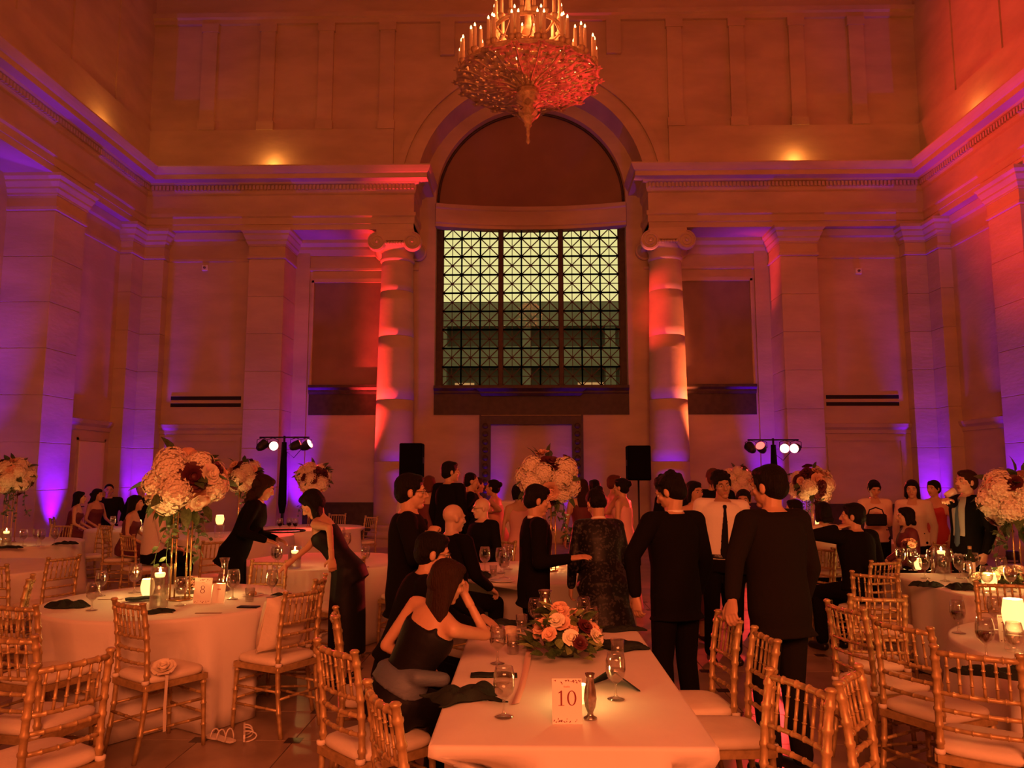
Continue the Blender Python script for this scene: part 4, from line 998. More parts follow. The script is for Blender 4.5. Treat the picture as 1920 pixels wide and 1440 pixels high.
def loft(mb, rings, n=20, gap=0.0, thick=0.0):
    # rings: (center, ux, uy) half-axis vectors; gap: angle (rad) left open around +uy
    if not gap:
        vs = []; fs = []
        for c, ux, uy in rings:
            for j in range(n): a = 2*pi*j/n; vs.append(c + ux*cos(a) + uy*sin(a))
        R = len(rings)
        for i in range(R-1):
            for j in range(n): k = (j+1) % n; fs.append((i*n+j, i*n+k, (i+1)*n+k, (i+1)*n+j))
        fs.append(tuple(range(n-1,-1,-1))); fs.append(tuple((R-1)*n+j for j in range(n)))
        return mb.add(vs, fs, True)
    vs = []; fs = []; m = n+1
    for c, ux, uy in rings:
        for q in (1.0, 1.0 - thick):
            for j in range(m):
                a = pi/2 + gap + (2*pi-2*gap)*j/n; vs.append(c + ux*(cos(a)*q) + uy*(sin(a)*q))
    R = len(rings); S = 2*m
    for i in range(R-1):
        for j in range(n):
            fs.append((i*S+j, i*S+j+1, (i+1)*S+j+1, (i+1)*S+j)); fs.append((i*S+m+j+1, i*S+m+j, (i+1)*S+m+j, (i+1)*S+m+j+1))
        fs.append((i*S, (i+1)*S, (i+1)*S+m, i*S+m)); fs.append((i*S+n, i*S+m+n, (i+1)*S+m+n, (i+1)*S+n))
    for i in (0, R-1):
        for j in range(n):
            f = (i*S+j, i*S+m+j, i*S+m+j+1, i*S+j+1); fs.append(f if i == 0 else f[::-1])
    return mb.add(vs, fs, True)
_JOBS = []
def remeshed(mb, voxel, it):
    me = mb.mesh('tmp'); o = bpy.data.objects.new('tmp', me); COL.objects.link(o)
    r = o.modifiers.new('r', 'REMESH'); r.mode = 'VOXEL'; r.voxel_size = voxel; r.use_smooth_shade = True
    if it: s = o.modifiers.new('s', 'SMOOTH'); s.factor = 0.5; s.iterations = it
    return o
def harvest(objs):
    dg = bpy.context.evaluated_depsgraph_get(); out = []
    for o in objs: out.append(bpy.data.meshes.new_from_object(o.evaluated_get(dg)))
    for o in objs:
        me = o.data; bpy.data.objects.remove(o); bpy.data.meshes.remove(me)
    return out
def join_meshes(ms, name):
    vs = []; fs = []
    for me in ms:
        o = len(vs); vs += [v.co[:] for v in me.vertices]; fs += [tuple(i+o for i in p.vertices) for p in me.polygons]
        bpy.data.meshes.remove(me)
    return MB().add(vs, fs, True).mesh(name)
def two_bone(S, Wt, l1, l2, hint):
    d = Wt - S; L = d.length
    if L > (l1+l2)*0.995: Wt = S + d*((l1+l2)*0.995/L); d = Wt - S; L = d.length
    a = (l1*l1 - l2*l2 + L*L)/(2*L); h = sqrt(max(0, l1*l1 - a*a)); u = d/L
    p = hint - u*hint.dot(u); p = p.normalized() if p.length > 1e-4 else u.orthogonal().normalized()
    return S + u*a + p*h, Wt
def add_hand(mb, Wr, fwd, palm, side, k=1.0, curl=25, thick=1.0):
    # fwd: along fingers, palm: palm normal; thumb on the 'side' (vector) edge
    f = fwd.normalized(); p = (palm - f*palm.dot(f)).normalized(); w = f.cross(p).normalized()
    if w.dot(side) < 0: w = -w      # w points to the thumb side
    c0 = Wr; rings = []
    for t, hw, ht in ((0.0,0.026,0.020),(0.03,0.034,0.019),(0.065,0.041,0.017),(0.09,0.040,0.014)):
        rings.append((c0 + f*(t*k), w*(hw*k), p*(ht*k*thick)))
    loft(mb, rings, 14)
    for i, (off, L, r) in enumerate(((0.029,0.072,0.0092),(0.0095,0.080,0.0095),(-0.0105,0.074,0.009),(-0.029,0.058,0.008))):
        q = c0 + f*(0.086*k) + w*(off*k); d = f.copy(); a = radians(curl*(1+0.12*i))
        for s, fr in enumerate((0.45, 0.31, 0.24)):
            ang = a*(s+0.6)
            d = (f*cos(ang) + p*sin(ang)).normalized() + w*(off*0.8); d.normalize()
            e = q + d*(L*fr*k); capsule(mb, q, r*k*(1-0.08*s), e, r*k*(0.93-0.1*s), 8); q = e
    q = c0 + f*(0.022*k) + w*(0.028*k)
    d = (f*0.62 + w*0.72 + p*0.35).normalized(); e = q + d*(0.045*k); capsule(mb, q, 0.0135*k, e, 0.0115*k, 8)
    d2 = (f*0.85 + w*0.25 + p*0.5*max(0.3, curl/40)).normalized(); capsule(mb, e, 0.0115*k, e + d2*(0.03*k), 0.0095*k, 8)
NP = 0; SEATED = []
def person(label, x, y, rz, H=1.72, sex='m', seated=False, lean=4, side=0, twist=0, head=(0, 0, 0), lw=None, rw=None, lh=None, rh=None,
           hair='hair_black', hstyle='short', skin='skin_a', outfit='suit', col='black_wool', col2=None, gap=0.0, tie=None, glasses=False, face=True,
           lod=1, curl=30, seat_z=0.50, extra=None, group=None, stance=0.0, build=1.0, shoes='shoe_leather'):
    global NP; NP += 1
    T = thing('person', label, 'person', (x, y, 0), radians(rz), group)
    if seated: SEATED.append((x, y, radians(rz)))
    k = H/1.74; f = sex == 'f'
    Minv = Matrix.Translation((x, y, 0)) @ Matrix.Rotation(radians(rz), 4, 'Z'); Minv = Minv.inverted()
    loc = lambda p: Minv @ Vector(p)
    vb, vh, vg = ((0.014, 0.0065, 0.011), (0.018, 0.010, 0.015), (0.024, 0.015, 0.021))[lod]
    # ---- skeleton
    P = V(0, 0, seat_z + 0.150*k) if seated else V(0, 0, 0.955*k)
    Mt = Matrix.Translation(P) @ Matrix.Rotation(radians(twist), 4, 'Z') @ Matrix.Rotation(radians(side), 4, 'Y') @ Matrix.Rotation(radians(-lean), 4, 'X')
    tp = lambda a, b, c: Mt @ V(a*k, b*k, c*k*1.055)
    tv = lambda a, b, c: Mt.to_3x3() @ V(a*k, b*k, c*k)
    sw = 0.165 if f else 0.19
    neck0 = tp(0, -0.012, 0.50)
    up = tv(0, 0, 1).normalized()
    hc = neck0 + up*(0.070*k) + V(0, 0.0, 0.064*k) + tv(0, 0.02, 0)
    Mh = Matrix.Translation(hc) @ Matrix.Rotation(radians(head[0]), 4, 'Z') @ Matrix.Rotation(radians(-head[1]), 4, 'X') @ Matrix.Rotation(radians(head[2]), 4, 'Y') @ Matrix.Scale(k*(0.97 if f else 1.0), 4)
    S = {-1: tp(-sw, -0.015, 0.44), 1: tp(sw, -0.015, 0.44)}
    l1, l2 = 0.285*k, 0.25*k
    A = {}
    for sd, wt, hv in ((-1, lw, lh), (1, rw, rh)):
        if wt is None: wt = S[sd] + V(sd*0.06, 0.07 + (0.16 if seated else 0), -0.51 + (0.12 if seated else 0))*k
        else: wt = loc(wt)
        A[sd] = two_bone(S[sd], wt, l1, l2, hv and Minv.to_3x3() @ Vector(hv) or V(sd*0.55, -0.8, -0.35))
    hips = {s_: Mt @ V(s_*0.09*k, 0, -0.02*k) if not seated else P + V(s_*0.09, 0, -0.02)*k for s_ in (-1, 1)}
    legs = {}
    for s_ in (-1, 1):
        if seated: legs[s_] = (V(s_*0.13*k, (0.43-stance)*k, 0.555*k + seat_z - 0.50), V(s_*0.13*k, (0.40-stance)*k, 0.085*k))
        else: legs[s_] = (V(s_*0.10*k, 0.03*k + s_*stance*0.5, 0.50*k), V(s_*0.11*k, -0.015*k + s_*stance, 0.085*k))
    # ---- torso sections (torso frame): z, half width, half depth, y shift
    if f: TS_ = [(-0.13,0.145,0.105,-.01),(-0.03,0.172,0.125,-.01),(0.06,0.15,0.108,0),(0.15,0.125,0.092,0),(0.24,0.132,0.10,0),(0.32,0.15,0.122,.012),(0.38,0.150,0.11,.005),(0.44,0.135,0.088,-.01),(0.49,0.075,0.062,-.012)]
    else: TS_ = [(-0.13,0.15,0.11,0),(-0.03,0.165,0.122,0),(0.07,0.158,0.115,0),(0.16,0.152,0.112,0),(0.26,0.165,0.118,0),(0.36,0.178,0.122,0),(0.42,0.170,0.108,-.005),(0.46,0.135,0.09,-.01),(0.50,0.075,0.066,-.012)]
    TS_ = [(z, w_*build, d_*build, s_) for z, w_, d_, s_ in TS_]
    def ring(z, w_, d_, s_, inf=0.0): return (tp(0, s_, z), tv(w_, 0, 0) + tv(1,0,0).normalized()*inf, tv(0, d_, 0) + tv(0,1,0).normalized()*inf)
    # ---- body
    mb = MB()
    loft(mb, [ring(*q) for q in TS_])
    capsule(mb, tp(0,-0.01,0.44), 0.058*k, hc + Mh.to_3x3() @ V(0,-0.02,-0.05), 0.054*k if not f else 0.046*k)
    for s_ in (-1, 1):
        E, Wr = A[s_]; ar = (0.050, 0.038, 0.027) if not f else (0.041, 0.032, 0.023)
        capsule(mb, tp(s_*0.07,-0.012,0.455), 0.052*k, S[s_], 0.056*k if not f else 0.046*k)
        capsule(mb, S[s_], ar[0]*k*1.08, E, ar[1]*k); capsule(mb, E, ar[1]*k, Wr, ar[2]*k)
        kn, an = legs[s_]
        capsule(mb, hips[s_], 0.085*k, kn, 0.056*k); capsule(mb, kn, 0.055*k, an, 0.036*k)
        fw = V(s_*0.03, 1, 0).normalized()
        capsule(mb, an + V(0,-0.02,-0.045)*k, 0.036*k, an + fw*(0.13*k) + V(0,0,-0.055)*k, 0.028*k)
    jobs = [remeshed(mb, vb, 4)]
    hm = MB(); M3 = Mh
    ellipsoid(hm, (0,-0.014,0.030), (0.076,0.096,0.087), M3); ellipsoid(hm, (0,0.020,-0.036), (0.060,0.072,0.076), M3)
    ellipsoid(hm, (0,0.060,-0.094), (0.032,0.028,0.022), M3)
    hp = lambda a, b, c: M3 @ V(a, b, c)
    capsule(hm, hp(-0.034,0.074,0.026), 0.015*k, hp(0.034,0.074,0.026), 0.015*k)
    capsule(hm, hp(0,0.086,0.014), 0.010*k, hp(0,0.108,-0.026), 0.0135*k); capsule(hm, hp(-0.013,0.094,-0.031), 0.009*k, hp(0.013,0.094,-0.031), 0.009*k)
    capsule(hm, hp(-0.020,0.078,-0.062), 0.011*k, hp(0.020,0.078,-0.062), 0.011*k)
    for s_ in (-1, 1):
        ellipsoid(hm, (s_*0.042,0.056,-0.018), (0.024,0.022,0.020), M3); ellipsoid(hm, (s_*0.078,-0.010,-0.008), (0.012,0.021,0.032), M3)
    capsule(hm, hp(0,-0.022,-0.05), 0.054*k, tp(0,-0.012,0.47), 0.058*k if not f else 0.049*k)
    jobs.append(remeshed(hm, vh, 2))
    for s_ in (-1, 1):
        E, Wr = A[s_]; d = (Wr-E).normalized(); hb = MB(); capsule(hb, E.lerp(Wr, 0.75), 0.026*k, Wr, 0.0245*k)
        pn = -d.cross(V(0,1,0)).cross(d) if abs(d.y) < 0.8 else V(0,0,-1)
        pn = V(-s_*0.8, 0.15, -0.35) if abs(d.z) > 0.6 else V(-s_*0.25, 0.1, -0.9)
        add_hand(hb, Wr, d, pn, V(0, 0.8, 0.4) if abs(d.z) > 0.6 else V(-s_*0.8, 0, 0.3), k*(0.93 if f else 1.0), curl)
        jobs.append(remeshed(hb, max(vh*0.8, 0.0055), 1))
    # ---- clothing
    cl = []
    def arm_cloth(mbx, inf, end=0.96, upper_only=False):
        for s_ in (-1, 1):
            E, Wr = A[s_]; ar = (0.052, 0.041, 0.031) if not f else (0.043, 0.034, 0.027)
            capsule(mbx, tp(s_*0.06,-0.012,0.45), 0.055*k+inf*0.6, S[s_], 0.060*k*(1 if not f else 0.85)+inf)
            capsule(mbx, S[s_], ar[0]*k*1.1+inf, E if not upper_only else S[s_].lerp(E, end), ar[1]*k+inf)
            if not upper_only: capsule(mbx, E, ar[1]*k+inf, E.lerp(Wr, end-0.06), ar[2]*k+inf*0.8)
    def leg_cloth(mbx, inf, end=1.0, flare=0.0):
        for s_ in (-1, 1):
            kn, an = legs[s_]
            capsule(mbx, hips[s_], 0.092*k+inf, kn, 0.062*k+inf); capsule(mbx, kn, 0.062*k+inf, kn.lerp(an, end) + V(0,0,0.03), 0.052*k+inf+flare)
        loft(mbx, [ring(*q, inf) for q in TS_[:3]] + [ring(0.11, 0.158*build, 0.115*build, 0, inf*0.6)])
    sit_lo = 0.02 if seated else -0.20
    if outfit in ('suit', 'coat', 'blouse_suit'):
        j = MB(); inf = 0.022
        lo = -0.02 if seated else (-0.17 if outfit == 'suit' else -0.42)
        prof = [q for q in TS_ if q[0] > lo and q[0] < 0.475]
        rings = [ring(lo, (0.178 if not f else 0.18)*build, 0.13*build, 0, inf+0.008)] + [ring(*q, inf) for q in prof] + [ring(0.488, 0.092, 0.078, -.012, inf*0.35)]
        if gap: loft(j, rings, 40, gap, 0.28)
        else: loft(j, rings, 24)
        arm_cloth(j, 0.014)
        cl.append(('jacket', col, j, 3))
        tr = MB(); leg_cloth(tr, 0.010); cl.append(('trousers', col if outfit == 'suit' else 'black_wool', tr, 3))
    if outfit == 'shirt':
        j = MB(); lo = -0.02
        loft(j, [ring(lo, 0.165*build, 0.122*build, 0, 0.016)] + [ring(*q, 0.026 if q[0] < 0.2 else 0.018) for q in TS_ if lo < q[0] < 0.475] + [ring(0.488, 0.085, 0.072, -.012, 0.004)], 24)
        arm_cloth(j, 0.016, 0.98, upper_only=True) if col2 == 'short' else arm_cloth(j, 0.012)
        cl.append(('shirt', col, j, 3)); tr = MB(); leg_cloth(tr, 0.012); cl.append(('trousers', 'black_wool', tr, 3))
        if col2 != 'nobelt':
            bl_ = MB(); loft(bl_, [ring(-0.01, 0.168*build, 0.124*build, 0, 0.024), ring(0.025, 0.166*build, 0.122*build, 0, 0.024)], 28); cl.append(('belt', 'shoe_leather', bl_, 0))
    if outfit in ('dress', 'gown'):
        j = MB(); top = 0.43 if outfit == 'dress' else 0.40
        rings = [ring(*q, 0.016 if q[0] < 0.1 else 0.012) for q in TS_ if -0.2 < q[0] < top]
        loft(j, rings, 28)
        if extra != 'openback':
            for s_ in (-1, 1): capsule(j, tp(s_*0.10, 0.06, 0.36), 0.022*k, tp(s_*0.105,-0.01,0.475), 0.020*k); capsule(j, tp(s_*0.105,-0.01,0.475), 0.020*k, tp(s_*0.09,-0.08,0.36), 0.022*k)
        if seated:
            for s_ in (-1, 1):
                kn, an = legs[s_]; capsule(j, hips[s_], 0.112*k, kn, 0.075*k); capsule(j, kn, 0.072*k, kn.lerp(an, 0.75), 0.075*k)
            capsule(j, P + V(0,0.05,-0.03)*k, 0.09*k, V(0, 0.40*k, 0.55*k), 0.07*k)
        else:
            z1 = P.z - 0.03*k; z0 = 0.06 if outfit == 'gown' else 0.26*k
            for s_ in (-1, 1): capsule(j, hips[s_], 0.108*k, legs[s_][0], 0.09*k)
            loft(j, [(V(0,-0.01,z0), V(0.24 if outfit == 'gown' else 0.185,0,0), V(0,0.20 if outfit == 'gown' else 0.15,0)), (V(0,-0.005,(z0+z1)/2), V(0.20*k,0,0), V(0,0.155*k,0)), (V(0,-0.005,z1), V(0.186*k,0,0), V(0,0.138*k,0)), ring(0.06, 0.15, 0.108, 0, 0.012)], 28)
        cl.append(('dress', col, j, 3))
    if outfit == 'blouse':
        j = MB(); loft(j, [ring(-0.06, 0.18, 0.135, -0.01, 0.018)] + [ring(*q, 0.018) for q in TS_ if -0.05 < q[0] < 0.475], 26); arm_cloth(j, 0.014, 0.9)
        cl.append(('blouse', col, j, 3)); tr = MB(); leg_cloth(tr, 0.010, flare=0.01); cl.append(('trousers', col2 or 'black_wool', tr, 3))
    if outfit in ('suit', 'shirt', 'coat') and (tie or gap or outfit != 'shirt'):
        c_ = MB(); tilt = tv(0, 0.012, 0)
        base = tp(0,-0.012,0.485); t1 = hc + Mh.to_3x3() @ V(0,-0.018,-0.085)
        loft(c_, [(base, tv(0.070,0,0), tv(0,0.064,0)), (base.lerp(t1, 0.38), tv(0.064,0,0), tv(0,0.061,0))], 26); cl.append(('collar', 'white_shirt', c_, 1))
    if gap:
        s2 = MB(); loft(s2, [ring(-0.10,0.155*build,0.118*build,0,0.008)] + [ring(*q, 0.006) for q in TS_ if -0.05 < q[0] < 0.475] + [ring(0.488, 0.08, 0.07, -.012, 0.002)], 24); cl.append(('shirt', 'white_shirt' if not col2 else col2, s2, 2))
    if tie:
        t_ = MB(); rg = []
        inf = 0.030 if outfit == 'shirt' else 0.014
        for z, w_ in ((0.455,0.016),(0.435,0.020),(0.42,0.013),(0.30,0.024),(0.16,0.034),(0.03,0.040),(-0.005,0.012)):
            yy = None
            for (a_, b_) in zip(TS_[:-1], TS_[1:]):
                if a_[0] <= z <= b_[0]: u = (z-a_[0])/(b_[0]-a_[0]); yy = (a_[2]+(b_[2]-a_[2])*u) + (a_[3]+(b_[3]-a_[3])*u)
            rg.append((tp(0, yy + inf/k + (0.006 if z > 0.425 else 0), z), tv(w_,0,0), tv(0,0.008 if z < 0.43 else 0.014,0)))
        loft(t_, rg[::-1], 12); cl.append(('necktie', tie, t_, 0))
    if extra == 'shawl':
        s3 = MB(); loft(s3, [ring(0.04,0.165,0.125,-0.015,0.012), ring(0.09,0.15,0.115,-0.015,0.016), ring(0.14,0.135,0.105,-0.01,0.012)], 28)
        capsule(s3, tp(-0.12,-0.07,0.10), 0.035*k, tp(0.13,-0.06,0.16), 0.045*k); capsule(s3, tp(0.13,-0.06,0.16), 0.045*k, tp(0.20,0.05,0.20), 0.04*k); cl.append(('shawl', 'slate_shawl', s3, 3))
    if shoes:
        for s_ in (-1, 1):
            kn, an = legs[s_]; sh = MB(); fw = V(s_*0.03, 1, 0).normalized()
            if f and outfit in ('dress', 'gown'):
                capsule(sh, an + V(0,-0.02,-0.03)*k, 0.038*k, an + fw*(0.14*k) + V(0,0,-0.062)*k, 0.030*k); capsule(sh, an + V(0,-0.04,-0.03)*k, 0.014*k, an + V(0,-0.05,-0.078)*k, 0.007)
            else:
                capsule(sh, an + V(0,-0.025,-0.04)*k, 0.044*k, an + fw*(0.15*k) + V(0,0,-0.050)*k, 0.036*k)
            for vi, v in enumerate(sh.v): sh.v[vi] = (v[0], v[1], max(0.001, v[2]))
            cl.append(('shoe', shoes, sh, 1))
    # ---- hair
    if hstyle != 'bald':
        h_ = MB()
        if hstyle in ('short', 'crop', 'long', 'bun', 'curly', 'bob', 'updo', 'tousled'):
            ex = 0.0 if hstyle == 'crop' else 0.006
            ellipsoid(h_, (0,-0.026,0.046), (0.083+ex,0.098+ex,0.084+ex), M3); ellipsoid(h_, (0,-0.052,0.0), (0.080+ex,0.070+ex,0.085), M3)
            if hstyle != 'crop': ellipsoid(h_, (0,0.022,0.090), (0.066,0.062,0.036), M3)
            if hstyle in ('short', 'tousled'): 
                for s_ in (-1, 1): capsule(h_, hp(s_*0.072,0.02,0.04), 0.016*k, hp(s_*0.076,0.014,-0.015), 0.009*k)
        if hstyle == 'tousled':
            rnd = random.Random(NP)
            for q in range(16):
                a = rnd.uniform(0, 6.28); e = rnd.uniform(0.1, 1.2); ellipsoid(h_, (0.08*cos(a)*cos(e), -0.02+0.09*sin(a)*cos(e), 0.05+0.085*sin(e)), (0.026,0.026,0.022), M3, 8, 6)
        if hstyle in ('long', 'curly', 'bob'):
            L = {'long': 0.42, 'curly': 0.24, 'bob': 0.13}[hstyle]; wd = 0.085 if hstyle != 'curly' else 0.105
            top = hp(0,-0.05,0.02); dn = V(0,0,-1)*0.9 - up*0.1
            b1 = top + dn*(0.12*k) + tv(0,-0.02,0); b2 = top + dn*(L*0.6*k) + tv(0,-0.045,0); b3 = top + dn*(L*k) + tv(0,-0.05,0)
            ux = (Mh.to_3x3() @ V(1,0,0)).normalized()*0.6 + tv(1,0,0).normalized()*0.4; ux.normalize(); uy = ux.cross(V(0,0,1)); uy = -uy
            loft(h_, [(top, ux*(0.086*k), uy*(0.06*k)), (b1, ux*(wd*1.08*k), uy*(0.055*k)), (b2, ux*(wd*1.05*k), uy*(0.038*k)), (b3, ux*(wd*0.8*k), uy*(0.022*k))], 18)
            for s_ in (-1, 1):
                capsule(h_, hp(s_*0.07,0.0,0.03), 0.026*k, hp(s_*0.078,-0.01,-0.09), 0.024*k)
            if hstyle == 'curly':
                rnd = random.Random(NP)
                for q in range(26): ellipsoid(h_, (rnd.uniform(-0.10,0.10), rnd.uniform(-0.11,-0.02), rnd.uniform(-0.2,0.1)), (0.034,0.034,0.034), M3, 8, 6)
        if hstyle == 'bun': ellipsoid(h_, (0,-0.125,0.055), (0.042,0.040,0.042), M3)
        if hstyle == 'updo': ellipsoid(h_, (0,-0.10,0.0), (0.055,0.045,0.055), M3); ellipsoid(h_, (0.03,-0.08,0.1), (0.04,0.04,0.035), M3)
        if hstyle == 'fringe':
            for s_ in (-1, 1): ellipsoid(h_, (s_*0.066,-0.042,-0.010), (0.016,0.040,0.030), M3)
            ellipsoid(h_, (0,-0.088,-0.015), (0.060,0.022,0.036), M3)
        cl.append(('hair', hair, h_, 2))
    objs = [remeshed(m_, (vg if nm not in ('hair', 'necktie', 'collar', 'belt') else vh), it) for nm, _, m_, it in cl]
    ms = harvest(jobs + objs)
    body = join_meshes(ms[:4], 'body'); body.materials.append(MATS[skin]); bo = inst('body', body, T)
    for (nm, mt, _, _), me in zip(cl, ms[4:]):
        me.materials.append(MATS[mt]); me.name = nm; inst(nm, me, T)
    # ---- face
    if face:
        for s_ in (-1, 1):
            e = MB(); ellipsoid(e, (s_*0.031,0.0745,0.004), (0.0135,0.0115,0.0105), M3, 14, 10)
            me = e.mesh('eye', 'eye_white'); me.materials.append(MATS['eye_iris'])
            cc = hp(s_*0.031, 0.086, 0.003)
            for pl_ in me.polygons:
                if (pl_.center - cc).length < 0.0062*k: pl_.material_index = 1
            inst('eye', me, T)
            b_ = MB(); b_.tube([hp(s_*0.016,0.090,0.024), hp(s_*0.032,0.089,0.030), hp(s_*0.050,0.078,0.024)], [0.0025*k,0.004*k,0.002*k], 6); b_.build('eyebrow', hair if hstyle != 'bald' else 'hair_grey', T)
        l_ = MB(); l_.tube([hp(-0.024,0.082,-0.061), hp(-0.010,0.0905,-0.058), hp(0,0.0915,-0.0595), hp(0.010,0.0905,-0.058), hp(0.024,0.082,-0.061)], [0.002*k,0.0048*k,0.005*k,0.0048*k,0.002*k], 8)
        l_.tube([hp(-0.020,0.082,-0.065), hp(0,0.0895,-0.069), hp(0.020,0.082,-0.065)], [0.002*k,0.0055*k,0.002*k], 8); l_.build('lips', 'lips', T)
    if glasses:
        g_ = MB()
        for s_ in (-1, 1):
            g_.tube([hp(s_*0.034 + 0.024*cos(a), 0.100 - 0.004*abs(cos(a)), 0.002 + 0.018*sin(a)) for a in [2*pi*q/18 for q in range(19)]], 0.0018*k, 5)
            g_.tube([hp(s_*0.058,0.098,0.008), hp(s_*0.080,0.04,0.008), hp(s_*0.084,-0.008,0.006), hp(s_*0.084,-0.022,-0.010)], 0.0018*k, 5)
        g_.tube([hp(-0.011,0.100,0.006), hp(0.011,0.100,0.006)], 0.0018*k, 5); g_.build('spectacles', 'spectacle_frame', T)
    return T, A, Mh
def px_at(px, Y): return at_y(px, 890, Y).x
def W(px, py, Y): return tuple(at_y(px, py, Y))
# ---- near figures
person('standing man in black suit and thin-rimmed glasses, hand raised to his collar', px_at(765, 5.3), 5.3, -82, 1.70, lean=2, head=(0, 2, 0), rw=W(806, 1003, 5.15), rh=(0.3, -0.6, -0.8), hstyle='short', glasses=True, lod=0, curl=55, gap=radians(16), tie='black_tie')
person('slim young man in black suit reaching a hand to a woman\'s back', px_at(1000, 5.95), 5.95, -80, 1.615, lean=3, head=(0, 14, 0), rw=W(1070, 1047, 5.66), rh=(0.0, -0.3, -1), lod=0, curl=12, build=0.9)
person('woman in black sequinned coat seen from behind, head bowed', px_at(1128, 6.05), 6.05, 12, 1.60, 'f', lean=16, head=(10, 38, 0), outfit='coat', col='sequin', hstyle='updo', lod=0, face=False, build=1.22)
person('man in black suit with bowed head, seen from behind', px_at(1262, 5.25), 5.25, 28, 1.70, lean=3, head=(26, 24, 0), lw=W(1192, 1118, 5.05), lh=(-1, -0.6, -0.3), hstyle='tousled', lod=0)
person('man in white shirt and black tie facing us', px_at(1347, 7.3), 7.3, 178, 1.72, lean=-2, side=-3, head=(6, 6, 8), outfit='shirt', col='white_shirt', col2='short', tie='black_tie', hstyle='tousled', lod=0, skin='skin_b', build=1.12)
person('broad man in charcoal suit leaning a hand on a gold chair', px_at(1452, 4.6), 4.6, 24, 1.75, lean=5, head=(18, 8, 0), lw=(0.985, 4.20, 1.01), lh=(-0.9, -0.3, 0.1), col='charcoal_wool', hstyle='short', lod=0, build=1.06, curl=45)
person('woman in sleeveless black dress bending over the table with long dark hair', -1.58, 6.52, 86, 1.66, 'f', lean=33, head=(6, 38, 0), lw=(-1.63, 6.18, 1.045), rw=(-2.16, 6.30, 0.83), lh=(0.7, -0.9, 0.1), outfit='dress', col='black_satin', hstyle='long', lod=0, skin='skin_a', curl=40)
person('dark-clad server bowing with a tray of glasses', px_at(448, 7.75), 7.75, -78, 1.74, 'f', lean=24, head=(0, 24, 0), rw=W(500, 1013, 7.6), lw=W(520, 1011, 7.85), rh=(0, -0.4, -1), outfit='suit', col='black_wool', hair='hair_brown', hstyle='curly', lod=1, curl=20)
person('seated woman with long straight hair and open-backed black dress', -0.72, 3.86, -42, 1.56, 'f', True, lean=20, side=18, head=(-10, 16, 10), rw=W(872, 1116, 4.02), lw=(-0.62, 4.05, 0.74), rh=(0.6, -0.2, -1.0), outfit='dress', col='black_satin', hair='hair_brown', hstyle='long', lod=0, extra='shawl', face=False)
person('seated man in dark suit and glasses at the table marked 10', -0.83, 4.56, -76, 1.66, 'm', True, lean=20, head=(-4, 10, 0), rw=(-0.36, 4.42, 0.86), lw=(-0.36, 4.72, 0.86), rh=(-0.4, -1, 0.1), lh=(-0.4, 1, 0.1), curl=8, glasses=True, hstyle='short', lod=0)
# ---- people around the table behind
person('bald man seated with his back half turned, scalp glowing', px_at(844, 6.8), 6.8, -44, 1.76, 'm', True, lean=4, head=(-14, 6, 0), hair='hair_grey', hstyle='bald', skin='skin_c', lod=1)
person('bald heavy man in glasses, seated turned away from his table', px_at(912, 9.1), 9.1, 128, 1.74, 'm', True, lean=6, head=(-20, 4, 0), hair='hair_grey', hstyle='bald', glasses=True, skin='skin_c', lod=1, build=1.2)
# ---- dance floor
person('tall man in dark suit turned toward the dancers', px_at(840, 9.9), 9.9, -40, 1.86, head=(-30, 0, 0), lod=1, hstyle='short', skin='skin_a', face=True)
person('man in dark suit looking on behind the tall man', px_at(878, 10.55), 10.55, -80, 1.72, head=(0, 6, 0), lod=1, hstyle='crop', rw=W(893, 975, 10.35))
person('woman in white top before the black loudspeaker', px_at(760, 11.2), 11.2, -60, 1.71, 'f', outfit='blouse', col='white_shirt', hstyle='bun', lod=2)
person('auburn-haired woman lit red, between two suited men', px_at(803, 10.3), 10.3, -20, 1.68, 'f', outfit='dress', col='wine_dress', hair='hair_auburn_redlit', hstyle='bob', lod=2)
person('woman in peach gown dancing with raised arms', px_at(888, 11.2), 11.2, -60, 1.66, 'f', outfit='gown', col='peach_chiffon', hstyle='updo', lod=1, rw=W(902, 945, 11.0), lw=W(904, 955, 11.35), lean=6)
person('woman in peach gown dancing opposite another', px_at(934, 10.75), 10.75, 70, 1.63, 'f', outfit='gown', col='peach_chiffon', hstyle='bun', lod=1, rw=W(917, 950, 10.85), lw=W(919, 960, 10.6), lean=8)
person('woman in a pink gown half hidden behind the tall bouquet', px_at(976, 9.75), 9.75, 20, 1.58, 'f', outfit='gown', col='pink_chiffon', hstyle='bob', lod=2, lean=10, head=(0,30,0))
person('long-haired woman in wine dress seen from behind', px_at(1092, 10.1), 10.1, 15, 1.64, 'f', outfit='dress', col='wine_dress', hstyle='long', hair='hair_brown', lod=1)
person('woman in dusky pink gown beside the long-haired woman', px_at(1117, 11.5), 11.5, 40, 1.62, 'f', outfit='gown', col='pink_chiffon', hstyle='bob', lod=1)
person('woman in rosy gown with folded hands near the loudspeaker', px_at(1147, 10.7), 10.7, -80, 1.69, 'f', outfit='gown', col='pink_chiffon', hstyle='short', hair='hair_auburn_redlit', lod=1, rw=W(1157, 957, 10.6), lw=W(1159, 955, 10.9))
person('woman in rosy gown with hair in a bun, near the loudspeaker', px_at(1170, 9.75), 9.75, 60, 1.65, 'f', outfit='gown', col='pink_chiffon', hstyle='bun', lod=1)
